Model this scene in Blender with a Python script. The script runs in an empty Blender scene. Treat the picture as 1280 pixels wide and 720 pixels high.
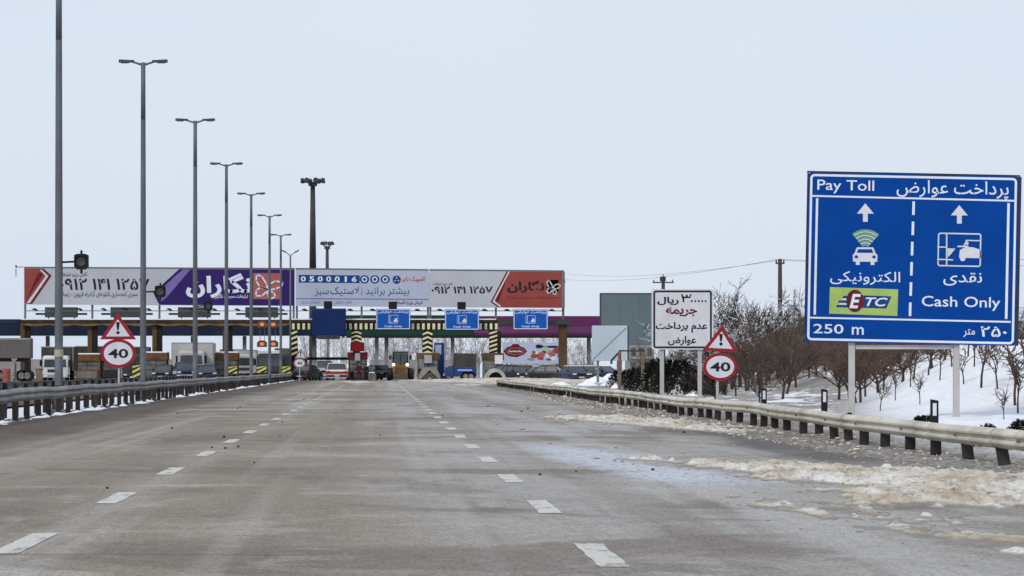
import bpy, math, random
from mathutils import Vector, Matrix, noise as mnoise

R = math.radians
C = bpy.context.scene.collection
rnd = random.Random(7)

# ------------------------------------------------------------------ camera
F = 4690.0            # focal length in photo pixels (1280 wide)
CAMZ = 1.2
cam_d = bpy.data.cameras.new('camera')
cam = bpy.data.objects.new('camera', cam_d)
C.objects.link(cam)
cam.location = (0, 0, CAMZ)
cam.rotation_euler = (R(90), 0, 0)
cam_d.sensor_width = 36
cam_d.lens = 36 * F / 1280
cam_d.shift_x = (640 - 474) / 1280
cam_d.shift_y = (460 - 360) / 1280
cam_d.clip_start = 0.5
cam_d.clip_end = 20000
bpy.context.scene.camera = cam

# ------------------------------------------------------------------ world, sun, exposure
SUN_EL, SUN_AZ = 38, 215        # azimuth clockwise from +Y
world = bpy.data.worlds.new('World')
bpy.context.scene.world = world
world.use_nodes = True
wn = world.node_tree
wn.nodes.clear()
wo = wn.nodes.new('ShaderNodeOutputWorld')
sky = wn.nodes.new('ShaderNodeTexSky')
sky.sky_type = 'NISHITA'
sky.sun_disc = False
sky.sun_elevation = R(SUN_EL)
sky.sun_rotation = R(SUN_AZ)
sky.dust_density = 2.0
b1 = wn.nodes.new('ShaderNodeBackground')
b1.inputs['Strength'].default_value = 0.10
wn.links.new(sky.outputs[0], b1.inputs['Color'])
b2 = wn.nodes.new('ShaderNodeBackground')      # the even cloud layer
tc = wn.nodes.new('ShaderNodeTexCoord')
cn = wn.nodes.new('ShaderNodeTexNoise')
cn.inputs['Scale'].default_value = 3.2
cn.inputs['Detail'].default_value = 3
wn.links.new(tc.outputs['Generated'], cn.inputs['Vector'])
cr = wn.nodes.new('ShaderNodeValToRGB')
cr.color_ramp.elements[0].position = 0.35
cr.color_ramp.elements[1].position = 0.65
cr.color_ramp.elements[0].color = (0.70, 0.785, 0.925, 1)
cr.color_ramp.elements[1].color = (0.79, 0.855, 0.96, 1)
wn.links.new(cn.outputs['Fac'], cr.inputs[0])
wn.links.new(cr.outputs[0], b2.inputs['Color'])
b2.inputs['Strength'].default_value = 1.0
mx = wn.nodes.new('ShaderNodeMixShader')
mx.inputs[0].default_value = 0.90
wn.links.new(b1.outputs[0], mx.inputs[1])
wn.links.new(b2.outputs[0], mx.inputs[2])
wn.links.new(mx.outputs[0], wo.inputs[0])

sd = bpy.data.lights.new('sun', 'SUN')
sd.energy = 1.7
sd.angle = R(14)
sd.color = (1.0, 0.95, 0.88)
so = bpy.data.objects.new('sun', sd)
C.objects.link(so)
sdir = Vector((math.sin(R(SUN_AZ)) * math.cos(R(SUN_EL)), math.cos(R(SUN_AZ)) * math.cos(R(SUN_EL)), math.sin(R(SUN_EL))))
so.rotation_euler = sdir.to_track_quat('Z', 'Y').to_euler()
so.location = (0, -20, 60)

vs = bpy.context.scene.view_settings
vs.view_transform = 'Standard'
vs.look = 'None'
vs.gamma = 1
vs.use_curve_mapping = False
vs.exposure = 0.0


# ------------------------------------------------------------------ helpers
def PX(px, D):                      # photo column -> metres right of the camera at distance D
    return (px - 474) * D / F


def PZ(py, D):                      # photo row -> height above the road at distance D
    return CAMZ + (460 - py) * D / F


class MB:
    """collects shapes and links them as one mesh object"""
    def __init__(s):
        s.v, s.f, s.m, s.mi = [], [], [], 0

    def add(s, vs_, fs_):
        o = len(s.v)
        s.v += [tuple(p) for p in vs_]
        s.f += [tuple(i + o for i in f) for f in fs_]
        s.m += [s.mi] * len(fs_)
        return s

    def mat(s, i):
        s.mi = i
        return s

    def box(s, x0, x1, y0, y1, z0, z1):
        return s.add([(x0, y0, z0), (x1, y0, z0), (x1, y1, z0), (x0, y1, z0), (x0, y0, z1), (x1, y0, z1), (x1, y1, z1), (x0, y1, z1)],
                     [(0, 3, 2, 1), (4, 5, 6, 7), (0, 1, 5, 4), (1, 2, 6, 5), (2, 3, 7, 6), (3, 0, 4, 7)])

    def cbox(s, x0, x1, y0, y1, z0, z1, b=0.02):
        """box with all edges chamfered"""
        vs_, idx = [], {}
        for ix, x in enumerate((x0, x1)):
            for iy, y in enumerate((y0, y1)):
                for iz, z in enumerate((z0, z1)):
                    sx, sy, sz = (1 - 2 * ix), (1 - 2 * iy), (1 - 2 * iz)
                    for a, p in enumerate(((x, y + sy * b, z + sz * b), (x + sx * b, y, z + sz * b), (x + sx * b, y + sy * b, z))):
                        idx[ix, iy, iz, a] = len(vs_)
                        vs_.append(p)
        g = lambda *k: idx[k]
        fs = []
        for i in (0, 1):
            fs.append([g(i, 0, 0, 0), g(i, 1, 0, 0), g(i, 1, 1, 0), g(i, 0, 1, 0)])
            fs.append([g(0, i, 0, 1), g(1, i, 0, 1), g(1, i, 1, 1), g(0, i, 1, 1)])
            fs.append([g(0, 0, i, 2), g(1, 0, i, 2), g(1, 1, i, 2), g(0, 1, i, 2)])
            for j in (0, 1):
                fs.append([g(i, j, 0, 0), g(i, j, 0, 1), g(i, j, 1, 1), g(i, j, 1, 0)])
                fs.append([g(i, 0, j, 0), g(i, 0, j, 2), g(i, 1, j, 2), g(i, 1, j, 0)])
                fs.append([g(0, i, j, 1), g(0, i, j, 2), g(1, i, j, 2), g(1, i, j, 1)])
                for k in (0, 1):
                    fs.append([g(i, j, k, 0), g(i, j, k, 1), g(i, j, k, 2)])
        c = Vector(((x0 + x1) / 2, (y0 + y1) / 2, (z0 + z1) / 2))
        out = []
        for f in fs:
            p = [Vector(vs_[i]) for i in f]
            n = (p[1] - p[0]).cross(p[2] - p[0])
            m = sum(p, Vector()) / len(p)
            out.append(f if n.dot(m - c) > 0 else f[::-1])
        return s.add(vs_, out)

    def tube(s, p0, p1, r0, r1=None, n=8, caps=True):
        p0, p1 = Vector(p0), Vector(p1)
        r1 = r0 if r1 is None else r1
        d = (p1 - p0)
        if d.length < 1e-6:
            return s
        d.normalize()
        a = d.orthogonal().normalized()
        b = d.cross(a)
        vs_ = []
        for p, r in ((p0, r0), (p1, r1)):
            for i in range(n):
                t = 2 * math.pi * i / n
                vs_.append(p + (a * math.cos(t) + b * math.sin(t)) * r)
        fs = [(i, (i + 1) % n, n + (i + 1) % n, n + i) for i in range(n)]
        if caps:
            fs += [tuple(range(n))[::-1], tuple(range(n, 2 * n))]
        return s.add(vs_, fs)

    def prism(s, pts, axis, a0, a1):
        """outline pts (2D) extruded along axis 'x' / 'y' / 'z' from a0 to a1"""
        def P(p, a):
            return {'x': (a, p[0], p[1]), 'y': (p[0], a, p[1]), 'z': (p[0], p[1], a)}[axis]
        n = len(pts)
        vs_ = [P(p, a0) for p in pts] + [P(p, a1) for p in pts]
        fs = [tuple(range(n)), tuple(range(n, 2 * n))[::-1]] + [(i, i + n, (i + 1) % n + n, (i + 1) % n) for i in range(n)]
        return s.add(vs_, fs)

    def poly(s, pts, y=0.0):          # flat outline facing the camera (-Y), in the x-z plane
        return s.add([(p[0], y, p[1]) for p in pts], [tuple(range(len(pts)))])

    def rect(s, x0, x1, z0, z1, y=0.0):
        return s.poly([(x0, z0), (x1, z0), (x1, z1), (x0, z1)], y)

    def sphere(s, c, r, n=8, m=5, sq=(1, 1, 1)):
        vs_ = [(c[0], c[1], c[2] + r * sq[2])]
        for j in range(1, m):
            t = math.pi * j / m
            for i in range(n):
                u = 2 * math.pi * i / n
                vs_.append((c[0] + r * sq[0] * math.sin(t) * math.cos(u), c[1] + r * sq[1] * math.sin(t) * math.sin(u), c[2] + r * sq[2] * math.cos(t)))
        vs_.append((c[0], c[1], c[2] - r * sq[2]))
        fs = [(0, 1 + i, 1 + (i + 1) % n) for i in range(n)]
        for j in range(m - 2):
            for i in range(n):
                a, b = 1 + j * n + i, 1 + j * n + (i + 1) % n
                fs.append((a, a + n, b + n, b))
        L = len(vs_) - 1
        fs += [(L, 1 + (m - 2) * n + (i + 1) % n, 1 + (m - 2) * n + i) for i in range(n)]
        return s.add(vs_, fs)

    def build(s, name, mats, parent=None, smooth=False, loc=None):
        me = bpy.data.meshes.new(name)
        me.from_pydata(s.v, [], s.f)
        for m in (mats if isinstance(mats, (list, tuple)) else [mats]):
            me.materials.append(m)
        for p, i in zip(me.polygons, s.m):
            p.material_index = i
        if smooth:
            me.polygons.foreach_set('use_smooth', [True] * len(me.polygons))
        me.update()
        o = bpy.data.objects.new(name, me)
        C.objects.link(o)
        if loc is not None:
            o.location = loc
        if parent is not None:
            o.parent = parent
        return o


def tag(o, label=None, cat=None, group=None, kind=None):
    if label: o['label'] = label
    if cat: o['category'] = cat
    if group: o['group'] = group
    if kind: o['kind'] = kind
    return o


def thing(name, loc, label, cat, group=None, rz=0.0):
    o = bpy.data.objects.new(name, None)
    C.objects.link(o)
    o.location = loc
    o.rotation_euler = (0, 0, rz)
    return tag(o, label, cat, group)


KIDS = {}


def copy_tree(o, parent=None):
    c = o.copy()
    C.objects.link(c)
    if parent is not None:
        c.parent = parent
    for ch in list(o.children):
        copy_tree(ch, c)
    return c


def dup(o, loc, label, rz=None, scale=None, group=None):
    c = copy_tree(o)
    c.location = loc
    if rz is not None: c.rotation_euler = (0, 0, rz)
    if scale is not None: c.scale = (scale,) * 3 if not isinstance(scale, tuple) else scale
    c['label'] = label
    if group: c['group'] = group
    return c


# ------------------------------------------------------------------ materials
def mat(name, col, rough=0.7, metal=0.0, var=0.18, scale=3.0, dirt=None, dirt_amt=0.0, spec=0.14, emit=None, snow=0.0, trans=0.0):
    """procedural paint / metal / bark: base colour varied by two noises, optional dirt tone, optional snow lying on upward faces"""
    m = bpy.data.materials.new(name)
    m.use_nodes = True
    nt = m.node_tree
    N, L = nt.nodes, nt.links
    b = N['Principled BSDF']
    g = N.new('ShaderNodeNewGeometry')
    n1 = N.new('ShaderNodeTexNoise')
    n1.inputs['Scale'].default_value = scale
    n1.inputs['Detail'].default_value = 6
    L.new(g.outputs['Position'], n1.inputs['Vector'])
    mr = N.new('ShaderNodeMapRange')
    mr.inputs['From Min'].default_value = 0.3
    mr.inputs['From Max'].default_value = 0.7
    mr.inputs['To Min'].default_value = 1 - var
    mr.inputs['To Max'].default_value = 1 + var
    L.new(n1.outputs['Fac'], mr.inputs['Value'])
    vm = N.new('ShaderNodeVectorMath')
    vm.operation = 'SCALE'
    vm.inputs[0].default_value = col[:3]
    L.new(mr.outputs['Result'], vm.inputs['Scale'])
    out = vm.outputs['Vector']
    if dirt is not None:
        n2 = N.new('ShaderNodeTexNoise')
        n2.inputs['Scale'].default_value = scale * 0.45
        n2.inputs['Detail'].default_value = 8
        n2.inputs['Roughness'].default_value = 0.7
        mp = N.new('ShaderNodeMapping')
        mp.inputs['Location'].default_value = (3.1, 7.7, 1.3)
        mp.inputs['Scale'].default_value = (1, 1, 0.35)
        L.new(g.outputs['Position'], mp.inputs['Vector'])
        L.new(mp.outputs['Vector'], n2.inputs['Vector'])
        m2 = N.new('ShaderNodeMapRange')
        m2.inputs['From Min'].default_value = 0.45
        m2.inputs['From Max'].default_value = 0.72
        m2.inputs['To Max'].default_value = dirt_amt
        L.new(n2.outputs['Fac'], m2.inputs['Value'])
        mi = N.new('ShaderNodeMix')
        mi.data_type = 'RGBA'
        L.new(m2.outputs['Result'], mi.inputs['Factor'])
        L.new(out, mi.inputs['A'])
        mi.inputs['B'].default_value = (*dirt[:3], 1)
        out = mi.outputs['Result']
    if snow > 0:
        sx = N.new('ShaderNodeSeparateXYZ')
        L.new(g.outputs['Normal'], sx.inputs[0])
        n3 = N.new('ShaderNodeTexNoise')
        n3.inputs['Scale'].default_value = 1.6
        L.new(g.outputs['Position'], n3.inputs['Vector'])
        ad = N.new('ShaderNodeMath')
        ad.operation = 'ADD'
        L.new(sx.outputs['Z'], ad.inputs[0])
        L.new(n3.outputs['Fac'], ad.inputs[1])
        m3 = N.new('ShaderNodeMapRange')
        m3.inputs['From Min'].default_value = 1.55 - snow
        m3.inputs['From Max'].default_value = 1.7 - snow
        L.new(ad.outputs[0], m3.inputs['Value'])
        mi = N.new('ShaderNodeMix')
        mi.data_type = 'RGBA'
        L.new(m3.outputs['Result'], mi.inputs['Factor'])
        L.new(out, mi.inputs['A'])
        mi.inputs['B'].default_value = (0.78, 0.8, 0.84, 1)
        out = mi.outputs['Result']
    L.new(out, b.inputs['Base Color'])
    b.inputs['Roughness'].default_value = rough
    b.inputs['Metallic'].default_value = metal
    b.inputs['Specular IOR Level'].default_value = spec
    if emit:
        b.inputs['Emission Color'].default_value = (*emit[:3], 1)
        b.inputs['Emission Strength'].default_value = emit[3]
    return m


M = {}
M['galv_dark'] = mat('weathered_steel_grey', (0.15, 0.155, 0.165), 0.6, 0.3, 0.15, 2.5, (0.10, 0.09, 0.08), 0.6)
M['pole'] = mat('lamp_pole_steel', (0.125, 0.135, 0.155), 0.6, 0.2, 0.12, 1.5, (0.08, 0.08, 0.085), 0.5)
M['rail_shaded'] = mat('left_rail_shaded_steel', (0.26, 0.255, 0.25), 0.6, 0.2, 0.2, 0.8, (0.09, 0.08, 0.07), 0.8)  # shade of the backlit left rail put into its steel colour
M['rail_cream'] = mat('right_rail_steel', (0.57, 0.54, 0.46), 0.6, 0.1, 0.15, 1.0, (0.24, 0.20, 0.15), 0.8)
M['post_dark'] = mat('rail_post_brown', (0.022, 0.019, 0.019), 0.8, 0.0, 0.35, 2.0, (0.10, 0.075, 0.06), 0.6)
M['post_white'] = mat('sign_post_grey', (0.47, 0.47, 0.46), 0.5, 0.1, 0.08, 3.0, (0.33, 0.31, 0.28), 0.6)
M['post_rust'] = mat('rusty_frame', (0.22, 0.16, 0.13), 0.8, 0.1, 0.25, 5.0, (0.1, 0.06, 0.045), 0.7)
M['sign_blue'] = mat('sign_sheet_blue', (0.001, 0.049, 0.262), 0.55, 0.0, 0.09, 1.2, (0.003, 0.043, 0.21), 0.5, spec=0.06)
M['sign_edge'] = mat('sign_edge_dark', (0.03, 0.035, 0.05), 0.6)
M['sign_white'] = mat('reflective_white', (0.66, 0.70, 0.78), 0.5, 0, 0.05, 2.0)
M['sign_grey'] = mat('reflective_greyed_white', (0.60, 0.61, 0.65), 0.5, 0, 0.06, 3.0, (0.45, 0.45, 0.46), 0.5)
M['sign_red'] = mat('reflective_red', (0.27, 0.02, 0.03), 0.5, 0, 0.12, 3.0)
M['ink_black'] = mat('sign_black', (0.018, 0.018, 0.022), 0.5)
M['ink_maroon'] = mat('sign_maroon', (0.12, 0.012, 0.02), 0.5)
M['etc_green'] = mat('etc_green', (0.33, 0.46, 0.12), 0.5, 0, 0.1, 3.0)
M['fan_green'] = mat('fan_green', (0.16, 0.33, 0.20), 0.5, 0, 0.1, 3.0)
M['etc_navy'] = mat('etc_navy', (0.01, 0.05, 0.19), 0.5)
M['navy_dark'] = mat('panel_navy', (0.006, 0.022, 0.10), 0.5, 0, 0.15, 0.8)
M['lane_blue'] = mat('lane_sign_blue', (0.006, 0.088, 0.40), 0.5, 0, 0.1, 0.8)
M['grey_board'] = mat('billboard_grey', (0.44, 0.46, 0.51), 0.6, 0, 0.05, 0.3, (0.38, 0.39, 0.42), 0.6)
M['lav_board'] = mat('billboard_lavender', (0.40, 0.445, 0.56), 0.6, 0, 0.05, 0.3, (0.36, 0.395, 0.48), 0.5)
M['purple_board'] = mat('billboard_purple', (0.030, 0.014, 0.115), 0.6, 0, 0.08, 0.3)
M['lilac'] = mat('billboard_lilac', (0.17, 0.13, 0.36), 0.6, 0, 0.1, 0.4)
M['red_board'] = mat('billboard_red', (0.27, 0.058, 0.049), 0.6, 0, 0.1, 0.4, (0.22, 0.05, 0.045), 0.5)
M['red_dark'] = mat('billboard_red_dark', (0.13, 0.015, 0.02), 0.6)
M['salmon'] = mat('billboard_salmon', (0.36, 0.105, 0.095), 0.6, 0, 0.08, 0.5)
M['teal_ink'] = mat('teal_lettering', (0.01, 0.13, 0.20), 0.6)
M['red_ink'] = mat('red_lettering', (0.42, 0.05, 0.06), 0.6)
M['yellow'] = mat('hazard_yellow', (0.62, 0.56, 0.16), 0.6, 0, 0.15, 2.0, (0.3, 0.28, 0.14), 0.6)
M['cream_y'] = mat('hazard_cream', (0.72, 0.68, 0.40), 0.6, 0, 0.15, 2.0)
M['black'] = mat('black_paint', (0.014, 0.014, 0.014), 0.55, 0, 0.2, 2.0)
M['dark_grey'] = mat('dark_grey_paint', (0.05, 0.052, 0.058), 0.6, 0, 0.2, 2.0)
M['vms_grey'] = mat('sign_back_grey', (0.20, 0.20, 0.195), 0.7, 0, 0.15, 4.0, (0.1, 0.1, 0.1), 0.6)
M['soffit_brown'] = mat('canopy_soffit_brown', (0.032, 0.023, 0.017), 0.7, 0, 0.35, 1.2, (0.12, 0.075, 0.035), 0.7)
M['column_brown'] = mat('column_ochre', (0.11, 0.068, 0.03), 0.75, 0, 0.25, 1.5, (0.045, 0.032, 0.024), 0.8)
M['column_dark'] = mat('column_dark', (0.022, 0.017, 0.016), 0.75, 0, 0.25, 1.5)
M['booth_brown'] = mat('booth_rust_brown', (0.155, 0.072, 0.032), 0.75, 0, 0.3, 1.5, (0.06, 0.038, 0.024), 0.8)
M['booth_grey'] = mat('booth_panel_grey', (0.17, 0.17, 0.165), 0.7, 0, 0.25, 1.5, (0.08, 0.07, 0.06), 0.7)
M['booth_red'] = mat('booth_red', (0.16, 0.010, 0.014), 0.6, 0, 0.2, 2.0)
M['glass'] = mat('window_glass_dark', (0.045, 0.055, 0.06), 0.12, 0, 0.3, 1.0, spec=0.6)
M['glass_light'] = mat('window_glass_pale', (0.12, 0.14, 0.135), 0.2, 0, 0.4, 1.5, spec=0.6)
M['snow'] = mat('fresh_snow', (0.80, 0.82, 0.86), 0.85, 0, 0.06, 2.0, spec=0.2)
M['conc'] = mat('concrete', (0.30, 0.28, 0.255), 0.85, 0, 0.2, 1.5, (0.15, 0.13, 0.11), 0.7)
M['navy_fascia'] = mat('fascia_navy', (0.010, 0.018, 0.04), 0.6, 0, 0.3, 0.5, (0.02, 0.035, 0.07), 0.6)
M['green_fascia'] = mat('fascia_green', (0.012, 0.045, 0.032), 0.6, 0, 0.2, 0.5)
M['purple_fascia'] = mat('fascia_purple', (0.095, 0.018, 0.08), 0.6, 0, 0.2, 0.3, (0.12, 0.045, 0.115), 0.6)
M['white_paint'] = mat('white_paint', (0.62, 0.63, 0.64), 0.45, 0, 0.08, 1.5, (0.36, 0.34, 0.31), 0.6)
M['silver'] = mat('silver_paint', (0.36, 0.37, 0.38), 0.4, 0.2, 0.1, 1.5, (0.2, 0.19, 0.17), 0.6)
M['car_red'] = mat('car_red', (0.36, 0.035, 0.02), 0.4, 0, 0.1, 1.5)
M['car_dark'] = mat('car_dark_paint', (0.02, 0.024, 0.03), 0.35, 0, 0.15, 1.5, (0.12, 0.11, 0.1), 0.5)
M['car_navy'] = mat('car_navy_paint', (0.02, 0.035, 0.09), 0.35, 0, 0.15, 1.5, (0.1, 0.1, 0.11), 0.5)
M['truck_blue'] = mat('truck_blue', (0.012, 0.05, 0.20), 0.5, 0, 0.15, 1.0, (0.05, 0.06, 0.1), 0.6)
M['tarp'] = mat('tarp_grey', (0.055, 0.05, 0.048), 0.85, 0, 0.2, 1.2)
M['trailer_grey'] = mat('trailer_grey', (0.135, 0.122, 0.118), 0.75, 0, 0.15, 0.8, (0.11, 0.1, 0.095), 0.6)
M['box_white'] = mat('truck_box_pale', (0.42, 0.42, 0.415), 0.7, 0, 0.1, 0.8, (0.28, 0.26, 0.24), 0.6)
M['tyre'] = mat('rubber', (0.016, 0.015, 0.015), 0.85, 0, 0.3, 4.0, (0.07, 0.06, 0.05), 0.5)
M['rim'] = mat('wheel_rim', (0.2, 0.2, 0.2), 0.5, 0.3, 0.2, 4.0)
M['lamp_glass'] = mat('headlight_glass', (0.75, 0.75, 0.7), 0.2, 0, 0.05)
M['lamp_lit'] = mat('headlight_lit', (0.9, 0.9, 0.85), 0.3, 0, 0.02, emit=(1, 0.96, 0.86, 2.5))
M['lamp_red'] = mat('tail_light_red', (0.45, 0.02, 0.015), 0.3)
M['signal_amber'] = mat('signal_lit_amber', (0.45, 0.12, 0.06), 0.4, 0, 0.02, emit=(1.0, 0.30, 0.14, 0.45))
M['loader_yellow'] = mat('loader_yellow', (0.17, 0.092, 0.018), 0.6, 0, 0.3, 1.5, (0.05, 0.033, 0.022), 0.95)
M['bucket'] = mat('bucket_steel', (0.06, 0.04, 0.03), 0.7, 0.2, 0.3, 2.0, (0.14, 0.09, 0.06), 0.6)
M['teal_panel'] = mat('billboard_back_slate', (0.105, 0.145, 0.165), 0.6, 0.0, 0.08, 0.5, (0.135, 0.175, 0.19), 0.6)
M['pale_panel'] = mat('pale_panel', (0.44, 0.52, 0.585), 0.6, 0.0, 0.06, 0.5, (0.38, 0.44, 0.48), 0.5)
M['bark'] = mat('bark_brown', (0.062, 0.045, 0.039), 0.9, 0, 0.3, 3.0, snow=-0.1)
M['twig_red'] = mat('twigs_red_brown', (0.10, 0.074, 0.062), 0.9, 0, 0.3, 1.2, snow=-0.22)
M['twig_snow'] = mat('twigs_snow_laden', (0.05, 0.04, 0.037), 0.9, 0, 0.3, 1.2, snow=0.84)
M['twig_rust'] = mat('twigs_rust_leaves', (0.122, 0.076, 0.058), 0.9, 0, 0.3, 1.2)
M['pale_bark'] = mat('poplar_bark_hazy', (0.30, 0.285, 0.285), 0.9, 0, 0.25, 0.8)  # paleness of distance haze put into the bark colour
M['evergreen'] = mat('evergreen_needles', (0.018, 0.02, 0.014), 0.9, 0, 0.5, 3.0, snow=0.18)
M['wood_pole'] = mat('utility_pole_wood', (0.07, 0.06, 0.055), 0.85, 0, 0.2, 2.0)
M['sign_faded'] = mat('faded_sign_red', (0.26, 0.15, 0.15), .6, 0, .15, 3.0)
M['trim_gold'] = mat('soffit_gold', (0.19, 0.115, 0.045), 0.6, 0, 0.35, 1.2, (0.08, 0.05, 0.03), 0.6)
M['rock'] = mat('dirt_clod', (0.06, 0.05, 0.043), 0.95, 0, 0.3, 6.0)
M['skin'] = mat('skin', (0.36, 0.22, 0.16), 0.6, 0, 0.08, 4.0)
M['hair'] = mat('dark_hair', (0.015, 0.012, 0.01), 0.8)
M['cloth_grey'] = mat('cloth_grey', (0.13, 0.14, 0.15), 0.9, 0, 0.15, 5.0)
M['cloth_maroon'] = mat('cloth_maroon', (0.07, 0.012, 0.016), 0.9, 0, 0.2, 5.0)
M['cloth_black'] = mat('cloth_black', (0.015, 0.016, 0.02), 0.9, 0, 0.2, 5.0)
M['ad_blue'] = mat('advert_pale_blue', (0.40, 0.46, 0.60), 0.6, 0, 0.05, 0.4)
M['wall_grey'] = mat('plaster_grey', (0.25, 0.23, 0.23), 0.85, 0, 0.15, 0.4, (0.14, 0.12, 0.12), 0.6)


# ------------------------------------------------------------------ lettering
AR = {}
for ch, code, four in (('ا', 0xFE8D, 0), ('آ', 0xFE81, 0), ('ب', 0xFE8F, 1), ('پ', 0xFB56, 1), ('ت', 0xFE95, 1), ('ج', 0xFE9D, 1), ('چ', 0xFB7A, 1),
                       ('ح', 0xFEA1, 1), ('خ', 0xFEA5, 1), ('د', 0xFEA9, 0), ('ر', 0xFEAD, 0), ('ز', 0xFEAF, 0), ('س', 0xFEB1, 1), ('ش', 0xFEB5, 1),
                       ('ص', 0xFEB9, 1), ('ض', 0xFEBD, 1), ('ع', 0xFEC9, 1), ('غ', 0xFECD, 1), ('ف', 0xFED1, 1), ('ق', 0xFED5, 1), ('ک', 0xFB8E, 1), ('گ', 0xFB92, 1),
                       ('ل', 0xFEDD, 1), ('م', 0xFEE1, 1), ('ن', 0xFEE5, 1), ('و', 0xFEED, 0), ('ه', 0xFEE9, 1), ('ی', 0xFBFC, 1), ('ط', 0xFEC1, 1)):
    AR[ch] = (code, four)


def persian(s):
    """logical-order Persian words -> visual-order presentation forms"""
    out = []
    for word in s.split(' '):
        if word and word[0] not in AR:
            out.append(word)
            continue
        w, i, res = word, 0, []
        prev_joins = False
        while i < len(w):
            c = w[i]
            if c not in AR:
                res.append(c); prev_joins = False; i += 1
                continue
            if c == 'ل' and i + 1 < len(w) and w[i + 1] == 'ا':
                res.append(chr(0xFEFC if prev_joins else 0xFEFB)); prev_joins = False; i += 2
                continue
            code, four = AR[c]
            nxt = i + 1 < len(w) and w[i + 1] in AR
            if four and nxt:
                res.append(chr(code + (3 if prev_joins else 2))); prev_joins = True
            else:
                res.append(chr(code + (1 if prev_joins else 0))); prev_joins = bool(four and nxt)
            i += 1
        out.append(''.join(reversed(res)))
    return ' '.join(reversed(out))


TXT = {}


def glyphs(s, bold=0.0, shear=0.0, space=1.0):
    k = (s, bold, shear, space)
    if k not in TXT:
        cu = bpy.data.curves.new('lettering', 'FONT')
        cu.body = s
        cu.offset = bold
        cu.shear = shear
        cu.space_character = space
        cu.resolution_u = 3
        o = bpy.data.objects.new('lettering', cu)
        C.objects.link(o)
        bpy.context.view_layer.update()
        dg = bpy.context.evaluated_depsgraph_get()
        me = o.evaluated_get(dg).to_mesh()
        TXT[k] = ([v.co.copy() for v in me.vertices], [tuple(p.vertices) for p in me.polygons])
        o.evaluated_get(dg).to_mesh_clear()
        bpy.data.objects.remove(o)
        bpy.data.curves.remove(cu)
    return TXT[k]


def text(mb, s, x0, x1, z0, z1, y=0.0, bold=0.02, shear=0.0, space=1.0):
    """lay s into the rectangle x0..x1, z0..z1 of the x-z plane"""
    vs_, fs = glyphs(s, bold, shear, space)
    ax, bx = min(v.x for v in vs_), max(v.x for v in vs_)
    ay, by = min(v.y for v in vs_), max(v.y for v in vs_)
    return mb.add([(x0 + (v.x - ax) / (bx - ax) * (x1 - x0), y, z0 + (v.y - ay) / (by - ay) * (z1 - z0)) for v in vs_], fs)


def ell(cx, cz, rx, rz, n=40, a0=0, a1=360):
    return [(cx + rx * math.cos(R(a0 + (a1 - a0) * i / n)), cz + rz * math.sin(R(a0 + (a1 - a0) * i / n))) for i in range(n if a1 - a0 == 360 else n + 1)]


def ring(mb, cx, cz, rx, rz, w, y=0.0, n=40, a0=0, a1=360):
    o, i_ = ell(cx, cz, rx, rz, n, a0, a1), ell(cx, cz, rx - w, rz - w, n, a0, a1)
    k = len(o)
    vs_ = [(p[0], y, p[1]) for p in o + i_]
    cnt = k if a1 - a0 == 360 else k - 1
    return mb.add(vs_, [(j, (j + 1) % k, k + (j + 1) % k, k + j) for j in range(cnt)])


def stroke(mb, pts, w, y=0.0):
    """polyline of width w in the x-z plane"""
    for a, b in zip(pts, pts[1:]):
        d = Vector((b[0] - a[0], b[1] - a[1]))
        if d.length < 1e-6: continue
        n = Vector((-d.y, d.x)).normalized() * w / 2
        e = d.normalized() * w * 0.3
        mb.poly([(a[0] + n.x - e.x, a[1] + n.y - e.y), (a[0] - n.x - e.x, a[1] - n.y - e.y), (b[0] - n.x + e.x, b[1] - n.y + e.y), (b[0] + n.x + e.x, b[1] + n.y + e.y)], y)
    return mb


def round_rect(x0, x1, z0, z1, r, n=6):
    p = []
    for cx, cz, a in ((x1 - r, z1 - r, 0), (x0 + r, z1 - r, 90), (x0 + r, z0 + r, 180), (x1 - r, z0 + r, 270)):
        p += [(cx + r * math.cos(R(a + 90 * i / n)), cz + r * math.sin(R(a + 90 * i / n))) for i in range(n + 1)]
    return p


def frame(mb, x0, x1, z0, z1, r, w, y=0.0):
    o, i_ = round_rect(x0, x1, z0, z1, r), round_rect(x0 + w, x1 - w, z0 + w, z1 - w, max(r - w, 0.001))
    k = len(o)
    return mb.add([(p[0], y, p[1]) for p in o + i_], [(j, (j + 1) % k, k + (j + 1) % k, k + j) for j in range(k)])


# ------------------------------------------------------------------ the setting: ground, roads, snow
def sstep(a, b, x):
    t = min(max((x - a) / (b - a), 0.0), 1.0)
    return t * t * (3 - 2 * t)


def fbm(x, y, z=0.0, o=4):
    v, a = 0.0, 0.5
    for i in range(o):
        v += a * mnoise.noise(Vector((x, y, z + 11.3 * i)))
        x, y, a = x * 2.03, y * 2.03, a * 0.5
    return v


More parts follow.
